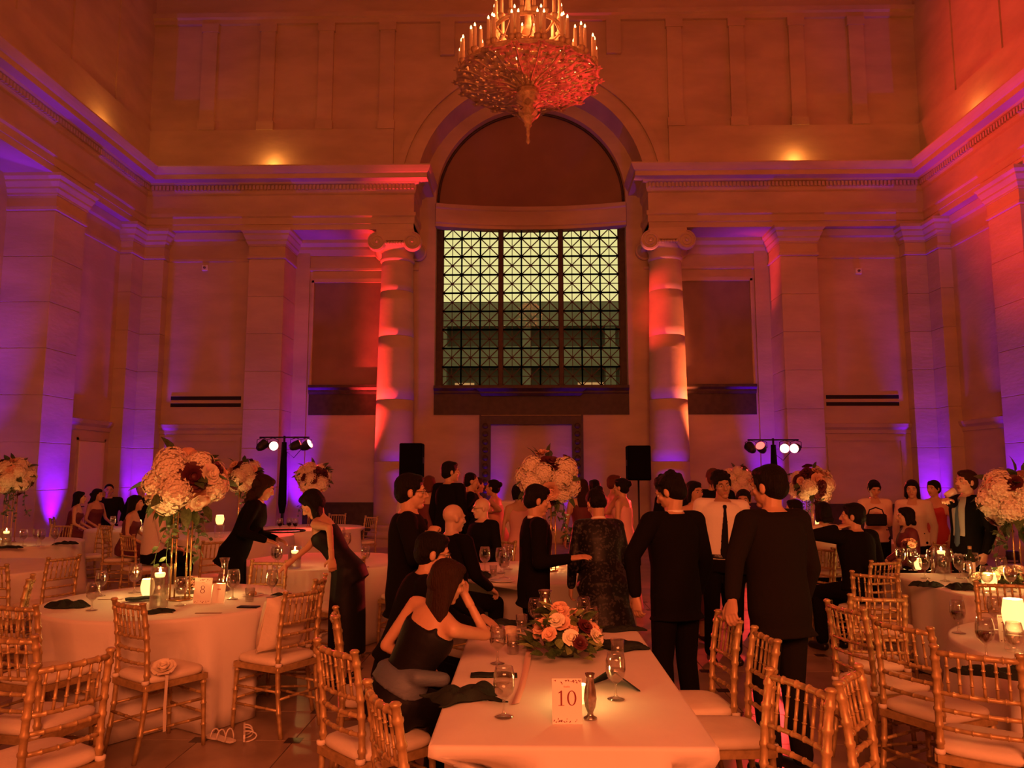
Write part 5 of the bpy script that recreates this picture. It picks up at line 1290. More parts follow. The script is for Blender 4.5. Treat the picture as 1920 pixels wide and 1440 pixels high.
# ---- behind the suited men
person('dark-haired woman peering past the bowed man', px_at(1296, 8.1), 8.1, -150, 1.63, 'f', outfit='dress', col='wine_dress', hstyle='bob', lod=1)
person('person with red-lit hair hidden behind the bowed man', px_at(1266, 9.6), 9.6, 0, 1.70, 'm', lod=2, hair='hair_auburn_redlit')  # reddish hair colour carries the red light on this head
person('person with red-lit hair hidden behind the man in shirt and tie', px_at(1338, 9.8), 9.8, 0, 1.77, 'm', lod=2, hair='hair_auburn_redlit')  # red glow on the hair is put into its colour here too
person('short man in dark suit between the shirted man and the broad man', px_at(1393, 8.2), 8.2, 160, 1.54, 'm', lod=1, skin='skin_b')
# ---- seated group toward the red wall
person('seated woman peering out behind the broad man', px_at(1492, 9.7), 9.7, 60, 1.66, 'f', True, outfit='dress', col='wine_dress', hstyle='short', lod=2, skin='skin_c')
person('seated woman with dark hair and a pale peach wrap', px_at(1541, 8.75), 8.75, 20, 1.66, 'f', True, outfit='blouse', col='pale_blouse', hstyle='bob', lod=1, lean=2)
person('seated man in black suit raising a hand before his face', px_at(1604, 7.5), 7.5, 22, 1.72, 'm', True, lean=6, head=(40, 0, 0), lw=W(1568, 990, 7.45), lh=(-0.8, -0.2, -1), lod=0, curl=8)
person('standing person in pale blouse looking down at a dark bag', px_at(1637, 10.4), 10.4, 165, 1.62, 'f', outfit='blouse', col='pale_blouse', hstyle='short', lod=1, head=(10, 18, 0), rw=W(1634, 967, 10.15), lw=W(1652, 967, 10.15))
person('standing woman in pale pink blouse with black shoulder-length hair', px_at(1710, 9.75), 9.75, 140, 1.63, 'f', outfit='blouse', col='pale_blouse', hstyle='long', lod=1, head=(10, 4, 0))
person('man in open dark suit and blue tie drinking from a pale cup', px_at(1806, 8.25), 8.25, 104, 1.74, 'm', lean=-3, head=(-2, -4, 0), rw=W(1775, 938, 7.98), rh=(0.2, -0.5, -1.0), hair='hair_brown', hstyle='short', lod=0, gap=radians(30), tie='blue_tie', col2='grey_shirt', skin='skin_c', curl=55)
person('person in a red dress behind the drinking man', px_at(1752, 10.6), 10.6, 120, 1.62, 'f', outfit='dress', col='red_dress', hstyle='short', lod=2)
person('small seated person with dark hair and patterned wrap by the garland table', px_at(1700, 9.0), 9.0, 80, 1.54, 'f', True, outfit='blouse', col='wine_dress', hstyle='bob', lod=1)
# ---- guests toward the violet wall
person('seated long-haired woman in sleeveless dark dress leaning to the table', px_at(138, 13.95), 13.95, -70, 1.68, 'f', True, outfit='dress', col='wine_dress', hstyle='long', lod=1, lean=12, skin='skin_a')
person('seated curly-haired woman in the violet corner', px_at(180, 14.9), 14.9, -100, 1.72, 'f', True, outfit='dress', col='wine_dress', hstyle='curly', lod=1, lean=6)
person('seated close-cropped man in the violet corner', px_at(206, 16.0), 16.0, -150, 1.86, 'm', True, col='charcoal_wool', hstyle='crop', lod=1)
person('seated grey-haired man in white shirt, back to us', -5.10, 10.40, -48, 1.78, 'm', True, outfit='shirt', col='white_shirt', col2='nobelt', hair='hair_grey', hstyle='crop', lod=1, head=(-14, 8, 0))
person('seated man whose forehead shows above the grey man', px_at(268, 16.0), 16.0, 185, 1.90, 'm', True, hstyle='short', lod=2)
person('seated dark-haired woman leaning beside the grey man', px_at(244, 11.4), 11.4, -80, 1.68, 'f', True, outfit='dress', col='wine_dress', hstyle='long', lod=2, lean=10)
for (px, Y, rz, lab) in ((None, (-0.88, 4.55), -76, 'under the seated man in glasses at the table marked 10'), (844, 6.8, -44, 'under the bald man glowing red'), (912, 9.1, 128, 'under the heavy bald man in glasses'),
        (1492, 9.7, 60, 'under the woman behind the broad man'), (1541, 8.75, 20, 'under the woman in the peach wrap'), (1604, 7.5, 22, 'under the man raising a hand'), (1700, 9.0, 80, 'under the small person in a patterned wrap'),
        (138, 13.95, -70, 'under the woman leaning to the table'), (180, 14.9, -100, 'under the curly-haired woman'), (206, 16.0, -150, 'under the close-cropped man'), (268, 16.0, 185, 'under the man behind the grey man'), (244, 11.4, -80, 'under the woman leaning beside the grey man')):
    x, y = Y if px is None else (px_at(px, Y), Y); a = radians(rz)
    chair(x + 0.30*sin(a), y - 0.30*cos(a), rz, GC + lab, detail=1)
# ---- things in hands
cp_ = thing('paper_cup', 'pale cup at the mouth of the drinking man', 'cup', W(1781, 925, 8.0)); cp_.rotation_euler = (0, radians(62), 0)
MB().lathe([(0.0,-0.05),(0.028,-0.05),(0.038,0.05),(0.036,0.05),(0.026,-0.046),(0,-0.046)], 20, cap=False).build('cup_body', 'china', cp_)
MB().lathe([(0.038,0.048),(0.040,0.050),(0.038,0.052),(0.036,0.050)], 20, cap=False).build('rim', 'china', cp_)
tr_ = thing('tray', 'dark serving tray held by the server', 'tray', W(534, 997, 7.6))
MB().lathe([(0.0,0.0),(0.19,0.0),(0.20,0.012),(0.195,0.012),(0.185,0.004),(0,0.004)], 30, cap=False).build('tray_plate', 'black_plastic', tr_)
MB().lathe([(0.197,0.010),(0.203,0.013),(0.197,0.016)], 30, cap=False).build('rim', 'black_plastic', tr_)
q = W(534, 997, 7.6)
for i in range(3): goblet(q[0]-0.04+0.075*i, q[1]-0.03+0.05*(i % 2), 'small glass on the dark serving tray', True, 0.7, z=q[2]+0.006, group='glasses on the serving tray')
bg_ = thing('handbag', 'small dark bag held by the person looking down', 'bag', W(1643, 974, 9.99))
MB().rbox(-0.13, 0.13, -0.03, 0.03, -0.08, 0.07, 0.02).build('bag_body', 'black_satin', bg_)
MB().tube([(-0.1,0,0.06),(-0.08,0,0.12),(0,0,0.15),(0.08,0,0.12),(0.1,0,0.06)], 0.008, 6).build('strap', 'black_satin', bg_)
print('PEOPLE', NP)
# ================================================================== flowers
mat('petal_cream', (0.86, 0.76, 0.58), 0.7, var=0.14, vscale=18)
mat('petal_peach', (0.84, 0.50, 0.34), 0.7, var=0.18, vscale=18)
mat('petal_burgundy', (0.10, 0.012, 0.02), 0.6, var=0.3, vscale=18)
mat('leaf_green', (0.07, 0.12, 0.04), 0.5, var=0.4, vscale=12)
mat('leaf_light', (0.30, 0.36, 0.12), 0.5, var=0.3, vscale=12)
mat('gold_rod', (0.75, 0.50, 0.20), 0.25, metal=0.9)
mat('foam', (0.05, 0.07, 0.03), 0.9)
def rdir(rnd):
    z = rnd.uniform(-1, 1); a = rnd.uniform(0, 2*pi); s = sqrt(1-z*z); return V(s*cos(a), s*sin(a), z)
def hydrangea_mesh(seed, m):
    rnd = random.Random(seed); mb = MB(); ellipsoid(mb, (0,0,0), (0.86,0.86,0.86), None, 10, 7)
    n = 74; ga = pi*(3-sqrt(5))
    for i in range(n):
        z = 1-2*(i+0.5)/n; s = sqrt(1-z*z); d = V(s*cos(ga*i), s*sin(ga*i), z)
        r = 0.92 + rnd.uniform(-0.05, 0.09); c = d*r; u = d.orthogonal().normalized(); w = d.cross(u); a0 = rnd.uniform(0, 1.57)
        for q in range(4):
            a = a0 + q*pi/2; e = (u*cos(a) + w*sin(a)); g = (u*-sin(a) + w*cos(a)); L = 0.235
            mb.add([c, c + e*L*0.55 + g*L*0.42 + d*0.05, c + e*L + d*0.02*rnd.uniform(-1, 2), c + e*L*0.55 - g*L*0.42 + d*0.05], [(0,1,2,3)])
    return mb.mesh('hydrangea', m)
def rose_mesh(seed, m, layers=4):
    rnd = random.Random(seed); mb = MB(); ellipsoid(mb, (0,0,-0.05), (0.45,0.45,0.5), None, 10, 7)
    for L in range(layers):
        n = 3+L; R = 0.34 + 0.22*L; tilt = 0.15 + 0.28*L; h = 0.62 - 0.10*L
        for i in range(n):
            a = 2*pi*(i + 0.5*L)/n + rnd.uniform(-.15, .15); rows = []
            for s in range(4):
                t = s/3; rr = R*(0.45+0.55*t) + tilt*0.22*t*t*2; z = -0.35 + (h+0.35)*t - 0.16*L*t*t*0.5
                wd = (0.55+0.75*sin(pi*min(1, t*0.8+0.1)))*pi/n*1.15
                rows.append([(rr*cos(a+wd*q)*(1+0.05*abs(q)*t), rr*sin(a+wd*q)*(1+0.05*abs(q)*t), z - 0.10*abs(q)*t) for q in (-1, -0.5, 0, 0.5, 1)])
            vs = [p for r in rows for p in r]; fs = [(r*5+q, r*5+q+1, (r+1)*5+q+1, (r+1)*5+q) for r in range(3) for q in range(4)]
            mb.add(vs, fs, True)
    return mb.mesh('rose', m)
def leaf_mb(mb, base, d, nrm, L, wd):
    d = d.normalized(); s = d.cross(nrm); s = s.normalized() if s.length > 1e-4 else d.orthogonal().normalized(); n = s.cross(d)
    pts = []
    for t, w_, h_ in ((0.0,0.06,0),(0.25,0.8,0.03),(0.5,1.0,0.03),(0.78,0.6,-0.02),(1.0,0.03,-0.10)):
        c = base + d*(L*t) + n*(L*h_); pts += [c - s*(wd*w_/2) + n*(L*0.05*w_), c, c + s*(wd*w_/2) + n*(L*0.05*w_)]
    fs = []
    for i in range(4):
        for j in range(2): fs.append((i*3+j, i*3+j+1, (i+1)*3+j+1, (i+1)*3+j))
    mb.add(pts, fs, True); return mb
HYD = [hydrangea_mesh(i, 'petal_cream') for i in range(3)]
ROS = {c: [rose_mesh(i+7, 'petal_'+c) for i in range(2)] for c in ('cream', 'peach', 'burgundy')}
LEAF = {m: leaf_mb(MB(), V(0,0,0), V(0,1,0), V(0,0,1), 1.0, 0.46).mesh('leaf', m) for m in ('leaf_green', 'leaf_light')}
def orient(o, d, roll=0.0):
    o.rotation_euler = (d.to_track_quat('Z', 'Y') @ Matrix.Rotation(roll, 4, 'Z').to_quaternion()).to_euler(); return o
def put_leaf(par, p, d, L, m, rnd):
    o = inst('leaf', LEAF[m], par, p, scale=L); o.rotation_euler = (d.to_track_quat('Y', 'Z') @ Matrix.Rotation(rnd.uniform(-1, 1), 4, 'Y').to_quaternion()).to_euler(); return o
def vine(par, p0, L, sway, rnd, m='leaf_green', nl=16, name='trailing_vine'):
    mb = MB(); pts = [V(*p0) + V(sway[0]*t*t + 0.02*sin(6*t), sway[1]*t*t, -L*t + 0.04*sin(pi*t)) for t in [i/8 for i in range(9)]]
    mb.tube(pts, 0.0022, 5)
    for i in range(nl):
        t = rnd.uniform(0.08, 1.0); k = min(7, int(t*8)); p = pts[k].lerp(pts[k+1], t*8-k)
        d = V(rnd.uniform(-1, 1), rnd.uniform(-1, 1), rnd.uniform(-0.9, 0.3)); leaf_mb(mb, p, d, rdir(rnd), rnd.uniform(0.04, 0.075), 0.028)
    return mb.build(name, m, par)
def tall_bouquet(x, y, zc, label, R=0.30, seed=1, tz=0.7525, vines=5, rods=4, big=1.0):
    rnd = random.Random(seed)
    t = thing('tall_bouquet', label, 'bouquet', (x, y, tz), rnd.uniform(0, 0.6)); h = zc - tz
    st = MB().lathe([(0.0,0.001),(0.096,0.001),(0.10,0.005),(0.096,0.011),(0,0.011)], 24, cap=False).build('stand_base', 'gold_rod', t)
    MB().lathe([(0.0,h-0.21),(0.10,h-0.21),(0.105,h-0.205),(0.10,h-0.20),(0,h-0.20)], 24, cap=False).build('stand_top', 'gold_rod', t)
    for i in range(rods):
        a = 2*pi*(i+0.5)/rods; MB().tube([(0.078*cos(a),0.078*sin(a),0.008),(0.078*cos(a),0.078*sin(a),h-0.205)], 0.0065, 8).build('rod', 'gold_rod', t)
    ellipsoid(MB(), (0,0,h), (R*0.62,R*0.62,R*0.58), None, 14, 9).build('moss_core', 'foam', t)
    n = 17; ga = pi*(3-sqrt(5)); ph = rnd.uniform(0, 6.28)
    for i in range(n):
        z = 1-2*(i+0.5)/n; z = max(-0.72, z*0.92); s = sqrt(1-z*z); d = V(s*cos(ga*i+ph), s*sin(ga*i+ph), z*0.86)
        q = rnd.random()
        if q < 0.66: o = inst('hydrangea', HYD[i % 3], t, V(0,0,h) + d*(R*0.68), scale=R*rnd.uniform(0.36, 0.44))
        elif q < 0.82: o = inst('dark_rose', ROS['burgundy'][i % 2], t, V(0,0,h) + d*(R*0.74), scale=R*0.27)
        else: o = inst('peach_rose', ROS['peach'][i % 2], t, V(0,0,h) + d*(R*0.78), scale=R*0.24)
        orient(o, d, rnd.uniform(0, 6))
    for i in range(15):
        d = rdir(rnd); d.z = d.z*0.8 + 0.1; d.normalize(); c = rnd.choice(('cream', 'peach', 'burgundy', 'burgundy'))
        o = inst({'cream': 'cream_rose', 'peach': 'peach_rose', 'burgundy': 'dark_rose'}[c], ROS[c][i % 2], t, V(0,0,h) + d*(R*rnd.uniform(0.84, 0.96)), scale=R*rnd.uniform(0.12, 0.19)); orient(o, d, rnd.uniform(0, 6))
    for i in range(22):
        d = rdir(rnd); put_leaf(t, V(0,0,h) + d*(R*0.72), (d + V(0,0,-0.3)).normalized(), R*rnd.uniform(0.38, 0.62), 'leaf_green', rnd)
    for i in range(vines):
        a = rnd.uniform(0, 6.28); vine(t, (R*0.45*cos(a), R*0.45*sin(a), h-R*0.5), rnd.uniform(0.25, 0.5), (0.10*cos(a), 0.10*sin(a)), rnd)
    return t
def ball(px, py, Y, label, seed, R=0.30, **kw):
    p = at_y(px, py, Y); return tall_bouquet(p.x, Y, p.z, label, R, seed, **kw)
ball(347, 905, 5.98, 'tall cream hydrangea bouquet on gold rods at the table marked 8', 3, 0.305, vines=9)
ball(1027, 899, 7.80, 'tall cream bouquet on gold rods above the suited young man', 5, 0.305, vines=6)
ball(24, 893, 10.9, 'tall bouquet on gold rods by the violet wall, cut by the frame', 8, 0.29)
ball(457, 893, 12.2, 'tall bouquet on thin rods behind the server', 12, 0.31)
ball(587, 897, 14.1, 'small distant bouquet under the dim lamp stand', 14, 0.32)
ball(1521, 908, 11.6, 'tall bouquet under the two glaring red lamps', 17, 0.31, vines=8)
ball(1384, 902, 14.2, 'distant bouquet behind the man in shirt and tie', 21, 0.30)
ball(1912, 935, 7.2, 'big peach and cream bouquet on the garland table, cut by the frame', 23, 0.33, vines=10)
def low_flowers(x, y, z, label, sx, sy, hz, seed, roses=12, leaves=46, bowl=True, Lf=0.085, rs=0.05):
    rnd = random.Random(seed); t = thing('low_flowers', label, 'flowers', (x, y, z))
    if bowl: MB().lathe([(0.0,0.001),(0.06,0.001),(0.09,0.05),(0.085,0.05),(0.0,0.045)], 22, cap=False).build('bowl', 'mercury_silver', t)
    ellipsoid(MB(), (0,0,0.006+hz*0.30), (sx*0.55,sy*0.55,hz*0.30), None, 12, 8).build('moss_core', 'foam', t)
    for i in range(roses):
        a = 2*pi*i/roses + rnd.uniform(-.3, .3); q = sqrt(rnd.uniform(0.05, 1)); e = rnd.uniform(0.25, 1)
        p = V(sx*0.82*q*cos(a), sy*0.82*q*sin(a), hz*(0.35 + 0.55*(1-q*q)*e + 0.1)); d = V(cos(a)*q*0.9, sin(a)*q*0.9 - 0.25, 0.75).normalized()
        c = rnd.choice(('peach', 'peach', 'cream', 'burgundy'))
        o = inst({'cream': 'cream_rose', 'peach': 'peach_rose', 'burgundy': 'dark_rose'}[c], ROS[c][i % 2], t, p, scale=rs*rnd.uniform(0.75, 1.1)); orient(o, d, rnd.uniform(0, 6))
    for i in range(leaves):
        a = rnd.uniform(0, 6.28); q = sqrt(rnd.uniform(0.05, 1)); p = V(sx*0.75*q*cos(a), sy*0.75*q*sin(a), hz*(0.10 + 0.80*(1-q*q)*rnd.uniform(0.3, 1.1)))
        d = V(cos(a), sin(a), rnd.uniform(-0.2, 1.1) if p.z > 0.07 else rnd.uniform(0.15, 1.1)).normalized(); p.z = max(p.z, 0.035); put_leaf(t, p, d, Lf*rnd.uniform(0.6, 1.2), rnd.choice(('leaf_green', 'leaf_green', 'leaf_light')), rnd)
    return t
p = on(1062, 1240); low_flowers(p[0], p[1]+0.14, 0.7525, 'low centrepiece of peach roses and glossy leaves on the table marked 10', 0.22, 0.36, 0.27, 2, 34, 150, Lf=0.10, rs=0.036)
low_flowers(4.15, 6.80, 0.7525, 'low garland of greenery and peach blooms along the wide table', 0.55, 0.11, 0.17, 4, 30, 110, bowl=False, rs=0.036)
wv = low_flowers(*on(1708, 1062), 0.92, 'small vase of white flowers beside the red wine', 0.08, 0.08, 0.12, 6, 7, 12, bowl=False, Lf=0.06, rs=0.03)
MB().lathe([(0.0,-0.167),(0.03,-0.167),(0.035,-0.12),(0.022,-0.05),(0.03,0.02),(0.027,0.02),(0.02,-0.05),(0.0,-0.06)], 18, cap=False).build('vase', 'mercury_silver', wv)
low_flowers(*on(355, 1112), 0.7525, 'little cluster of cream roses behind the card marked 8', 0.09, 0.09, 0.13, 9, 6, 14, Lf=0.06, rs=0.04)

# ================================================================== chandelier
mat('gilt', (0.66, 0.47, 0.26), 0.5, metal=0.15, var=0.4, vscale=14, bump=0.4, bscale=50)
mat('candle_sleeve', (0.80, 0.62, 0.38), 0.6)
mat('bulb', (1, 0.7, 0.3), 0.4, emit=(1.0, 0.50, 0.16), estr=9.0)
ch = thing('chandelier', 'great gilt chandelier of pierced scrollwork with rings of candles', 'chandelier', (-0.07, 10.0, 7.03))
NA, NR = 160, 22; vs = []; fs = []
def rim(a): return 0.955*(1 + 0.028*abs(cos(9*a)))
def dish(a, t): r = 0.13 + (rim(a)-0.13)*t; return (r*cos(a), r*sin(a), -0.12*(1-t)**1.7 + 0.02*sin(t*9))
for j in range(NR+1):
    for i in range(NA): vs.append(dish(2*pi*i/NA, j/NR))
for j in range(NR):
    for i in range(NA):
        a = 2*pi*(i+0.5)/NA; t = (j+0.5)/NR
        solid = t < 0.06 or t > 0.95 or abs(t-0.36) < 0.03 or abs(t-0.70) < 0.028 or abs(((18*a/(2*pi)) % 1)-0.5) < 0.07
        scroll = sin(18*a + 7*sin(11*t)) * cos(26*t + 2*sin(9*a)) > -0.28
        if solid or scroll:
            k = (i+1) % NA; fs.append((j*NA+i, (j+1)*NA+i, (j+1)*NA+k, j*NA+k))
dm = MB().add(vs, fs, True).build('pierced_dish', 'gilt', ch); md = dm.modifiers.new('t', 'SOLIDIFY'); md.thickness = 0.022
for q in range(18):
    a = 2*pi*q/18; mb = MB(); mb.tube([V(*dish(a, t)) - V(0,0,0.018) for t in (0.05,0.2,0.35,0.5,0.65,0.8,0.97)], [0.016,0.013,0.012,0.012,0.012,0.014,0.018], 6); mb.build('rib', 'gilt', ch)
    for t, r in ((0.36, 0.035), (0.70, 0.042), (0.985, 0.055)):
        a2 = a + (pi/18 if t < 0.9 else 0); p = V(*dish(a2, t)); mb = MB()
        for w in range(6):
            b = 2*pi*w/6; leaf_mb(mb, p - V(0,0,0.02), V(cos(b), sin(b), -0.15), V(0,0,-1), r*1.5, r)
        ellipsoid(mb, p - V(0,0,0.03), (r*0.35,)*3, None, 8, 6); mb.build('rosette', 'gilt', ch)
MB().lathe([(0.0,-0.10),(0.15,-0.11),(0.13,-0.17),(0.17,-0.215),(0.17,-0.24),(0.13,-0.26),(0.14,-0.29),(0.115,-0.31),(0.12,-0.335),(0.085,-0.37),(0.075,-0.40),(0.105,-0.44),(0.12,-0.49),(0.105,-0.54),(0.06,-0.59),(0.045,-0.62),(0.055,-0.64),(0.03,-0.67),(0.022,-0.74),(0.028,-0.77),(0.018,-0.79),(0.02,-0.83),(0.032,-0.86),(0.022,-0.885),(0.0,-0.91)], 28, cap=False).build('finial', 'gilt', ch)
for q in range(8):
    b = 2*pi*q/8; mb = MB(); leaf_mb(mb, V(0.06*cos(b), 0.06*sin(b), -0.56), V(cos(b), sin(b), 0.8), V(cos(b), sin(b), 0), 0.16, 0.08); leaf_mb(mb, V(0.10*cos(b), 0.10*sin(b), -0.40), V(cos(b), sin(b), 0.4), V(0,0,1), 0.15, 0.09); mb.build('acanthus_leaf', 'gilt', ch)
MB().tube([(0.93*cos(2*pi*i/90), 0.93*sin(2*pi*i/90), 0.035) for i in range(91)], 0.030, 8).build('rim_ring', 'gilt', ch)
MB().tube([(0.46*cos(2*pi*i/60), 0.46*sin(2*pi*i/60), 0.70) for i in range(61)], 0.028, 8).build('upper_ring', 'gilt', ch)
MB().lathe([(0.0,-0.2),(0.06,-0.2),(0.045,0.1),(0.075,0.25),(0.045,0.4),(0.05,0.62),(0.085,0.70),(0.05,0.78),(0.035,1.2),(0.05,1.4),(0.02,1.5),(0.014,8.16),(0.0,8.16)], 20, cap=False).build('stem', 'gilt', ch)
for q in range(9):
    b = 2*pi*q/9; mb = MB(); mb.tube([(0.04*cos(b),0.04*sin(b),0.62),(0.2*cos(b),0.2*sin(b),0.56),(0.36*cos(b),0.36*sin(b),0.60),(0.46*cos(b),0.46*sin(b),0.70)], 0.014, 6); mb.tube([(0.46*cos(b),0.46*sin(b),0.68),(0.62*cos(b),0.62*sin(b),0.34),(0.9*cos(b),0.9*sin(b),0.05)], 0.011, 6); mb.build('scroll_arm', 'gilt', ch)
CUP = MB().lathe([(0.0,-0.01),(0.03,-0.005),(0.045,0.03),(0.05,0.06),(0.036,0.065),(0.0,0.06)], 12, cap=False).mesh('candle_cup', 'gilt')
SLV = MB().lathe([(0.0,0.055),(0.0235,0.055),(0.0225,0.345),(0.0,0.35)], 12, cap=False).mesh('candle_sleeve', 'candle_sleeve')
BLB = flame_mb((0,0,0.35), 0.06, 0.014).mesh('bulb', 'bulb')
CR = [(0.93, 0.06, 2*pi*(i + (0.24 if i % 2 else -0.24) + 0.5)/36) for i in range(36)] + [(0.46, 0.72, 2*pi*i/18) for i in range(18)] + [(0.66, 0.30, 2*pi*(i+0.5)/12) for i in range(12)]
for (r, z, a) in CR:
    c = inst('candle_cup', CUP, ch, (r*cos(a), r*sin(a), z)); inst('candle_sleeve', SLV, c); inst('bulb', BLB, c)

# ================================================================== stage gear
mat('red_lens', (0.5, 0.05, 0.05), 0.3, emit=(1.0, 0.30, 0.26), estr=9.0)
mat('dim_lens', (0.5, 0.05, 0.05), 0.3, emit=(1.0, 0.10, 0.08), estr=3.0)
mat('speaker_box', (0.005, 0.005, 0.005), 0.9, spec=0.05); mat('speaker_grille', (0.006, 0.006, 0.006), 0.9, spec=0.05)
def stand_legs(t, h=0.55):
    for q in range(3):
        a = 2*pi*q/3 + 0.4; MB().tube([(0.03*cos(a),0.03*sin(a),h),(0.42*cos(a),0.42*sin(a),0.012)], 0.012, 8).build('leg', 'black_metal', t)
        MB().tube([(0.025*cos(a),0.025*sin(a),h*0.42),(0.22*cos(a),0.22*sin(a),h*0.5)], 0.008, 6).build('brace', 'black_metal', t)
def lamp_tree(x, y, zt, label, specs):
    t = thing('lamp_stand', label, 'lamp stand', (x, y, 0))
    MB().tube([(0,0,0.1),(0,0,zt+0.03)], 0.022, 10).build('pole', 'black_metal', t); stand_legs(t, 0.7)
    MB().lathe([(0.05,0.9),(0.085,1.1),(0.075,1.7),(0.05,zt-0.1)], 14, cap=False).build('drape', 'black_wool', t)
    MB().tube([(-0.52,0,zt),(0.52,0,zt)], 0.016, 8).build('crossbar', 'black_metal', t)
    for (dx, aim, lit, power, spot, colr) in specs:
        hd = V(x+dx, y, zt-0.17); d = (Vector(aim) - hd).normalized()
        c = MB().lathe([(0.0,-0.13),(0.05,-0.13),(0.075,-0.09),(0.095,-0.02),(0.10,0.09),(0.103,0.095),(0.096,0.095),(0.09,0.0),(0.0,-0.02)], 18, cap=False).build('lamp_can', 'black_metal', t, (dx, 0, zt-0.17)); c.rotation_euler = d.to_track_quat('Z', 'Y').to_euler()
        MB().lathe([(0.0,0.112),(0.05,0.108),(0.08,0.10),(0.092,0.092)], 18, cap=False).build('lens', lit, c)
        b = MB(); b.tube([(dx-0.11,0,zt-0.17),(dx-0.11,0,zt-0.05),(dx,0,zt-0.01),(dx+0.11,0,zt-0.05),(dx+0.11,0,zt-0.17)], 0.008, 6); b.build('yoke', 'black_metal', t)
        if power: lamp('stage_beam', 'SPOT', hd + d*0.16, power, colr, 0.05, aim, radians(spot), 0.7)
    mb = MB(); mb.tube([(0.35,0.02,zt-0.25),(0.2,0.03,zt-0.42),(0.05,0.03,zt-0.3),(0.02,0.03,0.4)], 0.008, 6); mb.build('cable', 'black_metal', t)
lamp_tree(px_at(531, 16.0), 16.0, 2.46, 'black lamp stand with four red stage lamps beside the dark wall panel', (
    (-0.46, (-3.78, 18.6, 4.5), 'dim_lens', 0, 34, RED), (-0.24, (0.2, 7.0, 1.0), 'red_lens', 1300, 60, RED), (0.24, (3.1, 18.7, 5.7), 'dim_lens', 8000, 13, RED), (0.46, (9.6, 13.1, 9.6), 'red_lens', 8500, 42, RED)))
lamp_tree(px_at(1452, 16.0), 16.0, 2.40, 'black lamp stand with two glaring red lamps over the tall bouquet', (
    (-0.46, (3.78, 18.75, 3.9), 'dim_lens', 0, 26, RED), (-0.24, (0.45, 9.9, 6.9), 'dim_lens', 3200, 12, RED), (0.24, (0.6, 6.0, 1.0), 'red_lens', 1300, 55, RED), (0.46, (-3.5, 6.0, 0.8), 'red_lens', 1300, 45, RED)))
def speaker(px, Y, z0, label):
    x = px_at(px, Y); t = thing('loudspeaker', label, 'speaker', (x, Y, 0))
    MB().rbox(-0.22, 0.22, -0.20, 0.20, z0, z0+0.67, 0.02).build('cabinet', 'speaker_box', t)
    MB().rbox(-0.20, 0.20, -0.215, -0.195, z0+0.03, z0+0.64, 0.008).build('grille', 'speaker_grille', t)
    for s_ in (-1, 1): MB().rbox(s_*0.222-0.004, s_*0.222+0.004, -0.06, 0.06, z0+0.28, z0+0.40, 0.003).build('handle', 'black_metal', t)
    MB().tube([(0,0,0.08),(0,0,z0+0.02)], 0.019, 10).build('pole', 'black_metal', t); stand_legs(t, 0.62)
speaker(772, 15.2, 1.63, 'black loudspeaker on a pole behind the column, over the woman in white')
speaker(1197, 15.2, 1.58, 'black loudspeaker on a tripod beside the hot-lit column')
# dark marble dado behind the far chairs
for (a, b, y) in ((-5.7, -3.9, YC), (3.9, 5.7, YC), (7.0, 9.05, YBAY)):
    o = MB().box(a, b, y-0.10, y, 0, 0.95).box(a-0.02, b+0.02, y-0.13, y, 0.95, 1.0).build('baseboard_back', 'bronze'); tag(o, 'dark marble dado at the foot of the end wall ' + {-5.7: 'under the dark panel by the violet wall', 3.9: 'under the dark panel by the red wall', 7.0: 'under the long black slots by the red wall'}[a], 'baseboard', kind='structure')
# ================================================================== small foreground things
pc = [c for c in bpy.data.objects if c.get('label', '').startswith(GC + 'with a plump pillow')][0]
mat('pillow_satin', (0.80, 0.70, 0.56), 0.6, bump=0.2, bscale=20)
vs = []; fs = []; n = 14
for l in (1, -1):
    for i in range(n+1):
        for j in range(n+1):
            u = 2*i/n-1; v = 2*j/n-1; th = 0.10*max(0, (1-u**4)*(1-v**4))**0.6
            pin = 1-0.10*(u*u*v*v) - 0.05*(abs(u*v)); vs.append((0.19*u*(1-0.06*(1-v*v)), l*th, 0.19*v*(1-0.06*(1-u*u))))
S_ = (n+1)**2
for l in (0, 1):
    for i in range(n):
        for j in range(n):
            q = (l*S_+i*(n+1)+j, l*S_+(i+1)*(n+1)+j, l*S_+(i+1)*(n+1)+j+1, l*S_+i*(n+1)+j+1); fs.append(q if l == 0 else q[::-1])
pw = MB().add(vs, fs, True).build('pillow', 'pillow_satin'); tag(pw, 'plump cream pillow leaning in a gold chair', 'pillow')
pw.matrix_world = pc.matrix_basis @ Matrix.Translation((0.0, -0.045, 0.695)) @ Matrix.Rotation(radians(14), 4, 'X')
tg = MB().tube([(0.20*cos(q*pi/20),0,0.20*sin(q*pi/20)) for q in range(0)] or [(-0.178,0,-0.178),(0,0,-0.190),(0.178,0,-0.178),(0.190,0,0),(0.178,0,0.178),(0,0,0.190),(-0.178,0,0.178),(-0.190,0,0),(-0.178,0,-0.178)], 0.004, 6).build('piping', 'pillow_satin', pw)
fc = [c for c in bpy.data.objects if c.get('label', '').startswith(GC + 'with a ribbon-tied')][0]
fw_ = thing('ribbon_flower', 'pale fabric flower with a long hanging ribbon on a chair cushion', 'flower'); fw_.matrix_world = fc.matrix_basis @ Matrix.Translation((0.19, -0.10, 0.503))
inst('bloom', ROS['cream'][0], fw_, (0, 0, 0.03), (0.3, 0.4, 0), 0.05)
MB().add([(0.02,-0.01,0.01),(0.02,0.01,0.01),(0.045,-0.01,-0.02),(0.045,0.01,-0.02),(0.04,-0.012,-0.2),(0.04,0.008,-0.2),(0.045,-0.01,-0.34),(0.045,0.01,-0.34)], [(0,1,3,2),(2,3,5,4),(4,5,7,6)]).build('ribbon', 'ivory_cushion', fw_)
